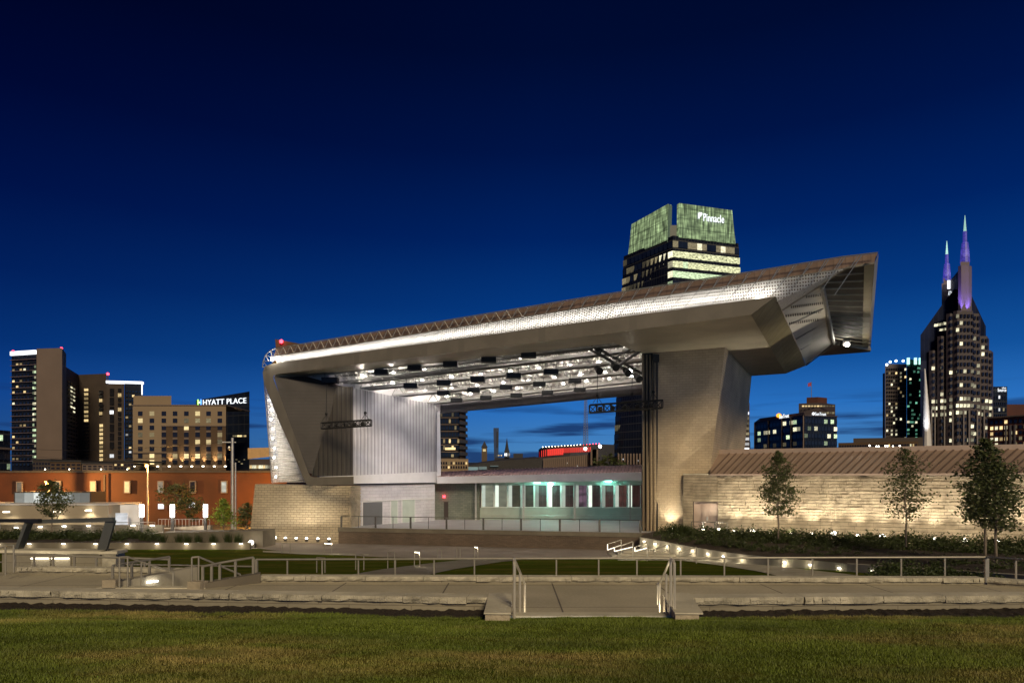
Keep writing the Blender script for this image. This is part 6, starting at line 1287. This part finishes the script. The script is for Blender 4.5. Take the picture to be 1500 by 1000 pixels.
block(t, 'wall', [G2(1170, 425), G2(1200, 420), G2(1223.5, 430), G2(1223.5, 460), G2(1170, 460)], GB, ZY(592, 430), 'bmauve'); block(t, 'upper_storey', [G2(1181.5, 430), G2(1198, 427), G2(1211.5, 432), G2(1211.5, 450), G2(1181.5, 450)], ZY(592, 430), ZY(582, 430), 'bred')
w_ = Win(t); [w_.one(1175+k*4.4, 1178+k*4.4, 592.5+1, 595.5, 419.5, 'wwarm' if k < 7 else 'wdim') for k in range(11)]; [w_.one(1186+k*2.4, 1188+k*2.4, 600.5, 603, 345, 'wpale') for k in range(5)] ; [w_.one(1203+k*4, 1206+k*4, 603, 606, 419.5, 'wdim') for k in range(5)]; w_.L = [q for q in w_.L if q[0].y > 400]; w_.done()
t2 = thing('flag_pole', W(1188.5, 582, 430), 'thin flagpole with a small red and blue flag on the stepped brown tower', 'flagpole'); p = W(1188.5, 582, 432); MB().tube(p, (p.x, 432, ZY(559, 432)), .2, n=5).build('pole', M['steel'], t2); mb = MB(); q = W(1188.3, 565, 432)
for i in range(6): x0 = -i*.35; mb.quad(q+Vector((x0, .1*math.sin(i), -.3*i*.3)), q+Vector((x0-.35, .1*math.sin(i+1), -.1*(i+1))), q+Vector((x0-.35, .1*math.sin(i+1), 2.3-.1*(i+1))), q+Vector((x0, .1*math.sin(i), 2.3-.1*i)))
mb.build('flag', M['flagred'], t2)
# --- low buildings right
t = thing('low_brick_block', W(1265, 690, 260), 'low brown masonry block with small arched windows before the residential tower', 'building'); block(t, 'wall', [G2(1228, 262), G2(1345, 250), G2(1345, 275), G2(1228, 285)], GB, ZY(648, 260), 'bbrown'); block(t, 'rear_storey', [G2(1250, 275), G2(1352, 268), G2(1352, 290), G2(1250, 295)], GB, ZY(641, 272), 'bdark')
w_ = Win(t); w_.face(G2(1229, 261.5), G2(1344, 249.7), ZY(657, 260), ZY(651, 260), 30, 1, .5, .75, (('wwarm', .1), ('wpale', .08)), 'wdark', 33); w_.done()
for k, x in enumerate((1274, 1284, 1287, 1297, 1300, 1308, 1318)):
    p = W(x, 653.5-(x % 3)*.5, 120); t = thing('pole_lamp', (p.x, p.y, GB), '%s small white pole lamp from the left beyond the ridge of the stone building' % ORD[k], 'lamp', 'pole lamps beyond the stone building')
    MB().ball(p, .14, 8).build('lens', M['lit'], t); MB().tube((p.x, p.y, GB), (p.x, p.y, p.z-.1), .04, n=5).build('pole', M['dsteel'], t)
t = thing('residential_tower', W(1322, 690, 400), 'brown high rise with a teal lit glass half and lamps on its roof edge', 'tower')
a, b, c = G2(1293, 405), G2(1297, 400), G2(1328, 400); block(t, 'masonry_wing', [G2(1296.5, 400), c, bk(c, 25), G2(1296.5, 430)], GB, ZY(533, 400), 'bmauve'); block(t, 'side_bay', [a, G2(1296.3, 402), G2(1296.3, 420), bk(a, 15)], GB, ZY(546, 402), 'bmauve'); block(t, 'glass_wing', [G2(1328.3, 402), G2(1353, 408), G2(1353, 430), G2(1328.3, 430)], GB, ZY(527, 405), 'bgreen')
w_ = Win(t, 98); w_.face(G2(1298, 399.7), G2(1328, 399.7), ZY(650, 400), ZY(538, 400), 9, 20, .5, .55, (('wpale', .10), ('wwarm', .05)), 'wdark', 35, proud=.3); w_.face(G2(1329, 401.7), G2(1352, 407.5), ZY(655, 403), ZY(535, 403), 8, 21, .7, .5, (('wgreenl', .22), ('wpale', .05)), 'wdark', 36, proud=.3); w_.done()
for x, y in ((1304, 530), (1312.5, 528.5), (1323, 528.5), (1299, 534)): MB().ball(W(x, y, 399), .7, 8).build('roof_lamp', M['litblue'], t)
for x in (1330.5, 1341, 1348): p = W(x, 531, 401); MB().box(p.x-.6, p.x+.6, 400.5, 401.5, p.z-1, ZY(524, 401)).build('roof_light', M['wgreenl2'], t)
# --- landmark tower with two spires
t = thing('twin_spire_tower', W(1405, 690, 380), 'rose granite and dark glass skyscraper with two purple lit spires', 'skyscraper')
Yb = 380; g = lambda x, y, Y=Yb: W(x, y, Y)
mb = MB(); prof = [(1352.5, 690), (1453, 690), (1449.5, 476), (1424, 421), (1403.5, 421), (1388, 440), (1353, 489)]
mb.ext([Vector((g(x, y).x, Yb+3, g(x, y).z if y < 690 else GB)) for x, y in prof], (17, 26, 0)); mb.build('glass_prism', M['bnavy'], t)
def bay(x0, x1, yt, dy, nm='granite_bay', mat='bmauve'): a, b = G2(x0, Yb-dy), G2(x1, Yb-dy); return block(t, nm, [a+Vector((1.2, 0)), b-Vector((1.2, 0)), b+Vector((0, 1.5)), bk(b, 6+dy), bk(a, 6+dy), a+Vector((0, 1.5))], GB, ZY(yt, Yb-dy), mat)
bay(1363, 1455, 513, 0); bay(1375.5, 1449, 492, 3); bay(1388.5, 1437, 459, 6); bay(1399, 1428, 455, 8)
w_ = Win(t, 98)
def tm(i, j, r_):
    u = r_.random()
    if j in (10, 11, 12): return 'wpale' if u < .9 else None
    if j in (4,): return 'wpale' if i in (1, 2, 5) else None
    return 'wpale' if u < .08 else None
zb, zt2 = GB+3, ZY(515, 380)
w_.face(G2(1364, 379.7), G2(1454, 379.7), zb, zt2, 15, 20, .55, .5, dark='wdark', seed=41, mask=tm, proud=.4, skip=lambda i, j: 3 <= i <= 12)
w_.face(G2(1377, 376.7), G2(1448, 376.7), zb, ZY(494, 377), 13, 22, .55, .5, dark='wdark', seed=42, mask=tm, proud=.4, skip=lambda i, j: 3 <= i <= 10)
w_.face(G2(1390, 373.7), G2(1436, 373.7), zb, ZY(461, 374), 8, 25, .55, .5, dark='wdark', seed=43, mask=tm, proud=.4, skip=lambda i, j: 2 <= i <= 5); w_.face(G2(1400, 371.7), G2(1427, 371.7), zb, ZY(458, 372), 5, 25, .55, .5, dark='wdark', seed=44, mask=tm, proud=.4)
[w_.one(1369+k*4.5, 1373+k*4.5, 474.5-k*.9, 478-k*.9, 382.5, 'wpale', .4) for k in range(4)]; [w_.one(1377+k*3.6, 1380+k*3.6, 481.5-k*.6, 484.5-k*.6, 382.5, 'wpale', .4) for k in range(3)]; w_.done()
mb = MB()
for x in (1364, 1369, 1383, 1395, 1411, 1419, 1431, 1441, 1453): p = g(x, 0, 371.3 if 1399 < x < 1428 else (373.3 if 1388 < x < 1437 else (376.3 if 1376 < x < 1448 else 379.3))); mb.box(p.x-.35, p.x+.35, p.y-.5, p.y, GB, ZY(600, p.y))
mb.build('pale_piers', M['bslab2'], t)
# pylons and spires
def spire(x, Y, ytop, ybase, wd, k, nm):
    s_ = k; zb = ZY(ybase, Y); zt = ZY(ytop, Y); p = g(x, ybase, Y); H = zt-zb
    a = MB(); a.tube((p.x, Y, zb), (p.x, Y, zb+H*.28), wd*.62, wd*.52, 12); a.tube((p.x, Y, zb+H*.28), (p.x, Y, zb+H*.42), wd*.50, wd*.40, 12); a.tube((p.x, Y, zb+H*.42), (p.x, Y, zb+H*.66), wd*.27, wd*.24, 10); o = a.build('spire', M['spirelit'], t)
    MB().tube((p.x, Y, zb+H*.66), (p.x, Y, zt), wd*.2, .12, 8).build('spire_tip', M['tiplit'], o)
    for dx in (-1, 1): lamp('SPOT', (p.x+dx*wd*.8, Y-wd*1.3, zb-1), 9000*k, (.5, .4, 1), o, size=.5, spot=40, to=(p.x, Y, zb+H*.4))
yy = 374
block(t, 'front_pylon', [G2(1403.5, yy), G2(1408, yy-1.5), G2(1419, yy-1.5), G2(1423.5, yy), G2(1423.5, yy+9), G2(1403.5, yy+9)], ZY(457, yy), ZY(390, yy), 'purple'); block(t, 'front_pylon_cap', [G2(1407, yy+.5), G2(1420, yy+.5), G2(1420, yy+7), G2(1407, yy+7)], ZY(390, yy), ZY(383, yy), 'purple')
spire(1413.5, yy+3, 315.5, 385, 3.8, 1, 'a')
for x in (1404.5, 1409, 1418, 1422.5): lamp('SPOT', W(x, 461, yy-3), 34000, (.3, .2, 1), t, name='pylon_uplight', size=.5, spot=30, blend=1, to=W(x, 415, yy))
yr = 402
block(t, 'rear_pylon', [G2(1379.5, yr), G2(1392, yr), G2(1392, yr+8), G2(1379.5, yr+8)], GB+60, ZY(415, yr), 'purple'); block(t, 'rear_pylon_cap', [G2(1382, yr+1), G2(1391, yr+1), G2(1391, yr+7), G2(1382, yr+7)], ZY(415, yr), ZY(407, yr), 'purple'); spire(1387, yr+2, 353, 411, 3.4, 1, 'b')
MB().add([W(1391, 412, 400), W(1404, 396, 384), W(1404, 430, 384), W(1391, 440, 400), W(1391, 412, 400)+Vector((3, 2, 0)), W(1404, 396, 384)+Vector((3, 2, 0)), W(1404, 430, 384)+Vector((3, 2, 0)), W(1391, 440, 400)+Vector((3, 2, 0))], [(0, 1, 2, 3), (7, 6, 5, 4), (0, 4, 5, 1), (3, 2, 6, 7)]).build('ridge_wall', M['purple'], t)
p = W(1389.5, 417, 399); MB().box(p.x-.8, p.x+.8, p.y-.5, p.y, p.z-2.5, p.z+2.5).build('sign_emblem', M['sign'], t); text(t, 'AT&T', W(1388.5, 433, 397), (1, 0), 2.8, 'sign', 'sign_lettering', hgt=2.6)
# lit curving pier at its left corner
mb = MB(); pr = None
for i in range(13):
    f = i/12; z = ZY(655-115*f, 378); xx = G2(1357.5-3.0*f**2, 378).x; r0 = 2.0*(1-f)+.35; c = Vector((xx, 378, z))
    if pr: mb.tube(pr[0], c, pr[1], r0, 12)
    pr = (c, r0)
mb.build('corner_pier', M['white'], t)
for dx in (-2.5, 2.5): lamp('SPOT', W(1357.5+dx, 660, 370), 26000, (.92, .95, 1), t, name='pier_uplight', size=.4, spot=26, blend=1, to=W(1356, 600, 378))
# --- far right
t = thing('music_office', W(1465, 690, 420), 'dark office block with a small white Source sign right of the twin spire tower', 'building')
block(t, 'wall', [G2(1452, 420), G2(1475.5, 420), G2(1475.5, 445), G2(1452, 445)], GB, ZY(566, 420), 'bglass'); text(t, 'Source', W(1461, 573.5, 419), (1, 0), 5.2, 'sign', 'sign_lettering', hgt=2.0); text(t, 'the', W(1467, 569, 419), (1, 0), 2.6, 'sign', 'sign_lettering', hgt=.9)
w_ = Win(t); w_.face(G2(1456, 419.6), G2(1475, 419.6), GB+5, ZY(577, 420), 6, 14, .6, .5, (('wwhite', .08), ('wdim', .1)), 'wdark', 51); w_.done()
t = thing('red_brick_block', W(1475, 690, 170), 'red brick building with a pale cornice at the right edge', 'building')
a, b = G2(1446.5, 175), G2(1560, 160); block(t, 'wall', [a, b, bk(b, 20), bk(a, 20)], GB, ZY(613, 175), 'bredlit'); MB().wall(a-Vector((.3, .3)), b, ZY(613, 175), ZY(611.3, 175), 20.5, -.4).build('cornice', M['bslab'], t); block(t, 'rear_storey', [G2(1475, 185), G2(1580, 185), G2(1580, 205), G2(1475, 205)], GB, ZY(592, 185), 'bred')
w_ = Win(t); w_.face(a+(b-a)*.03, b, ZY(655, 172), ZY(614, 172), 15, 5, .55, .6, (('wpale', .14), ('wwarm', .1), ('wdim', .2)), 'wdark', 52, proud=.15); w_.done()
mb = MB(); [mb.wall(a+(b-a)*f-Vector((0, .5)), a+(b-a)*f+(b-a).normalized()*.4-Vector((0, .5)), GB, ZY(623, 172), .3) for f in (.22, .28, .34, .6, .66, .72)]; mb.build('white_piers', M['bslab2'], t)
# small crane of lights at the pillar's right edge
t = thing('lit_tower_sliver', W(1093, 690, 200), 'sliver of a brightly lit stair tower showing right of the stone pillar', 'building')
block(t, 'wall', [G2(1080, 200), G2(1098, 200), G2(1098, 210), G2(1080, 210)], GB, ZY(590, 200), 'bdark'); w_ = Win(t); [w_.one(1091, 1097, 603+k*7.5, 607+k*7.5, 199.5, 'wwhite' if k in (0, 5, 6, 7) else 'wdim') for k in range(8)]; w_.done()
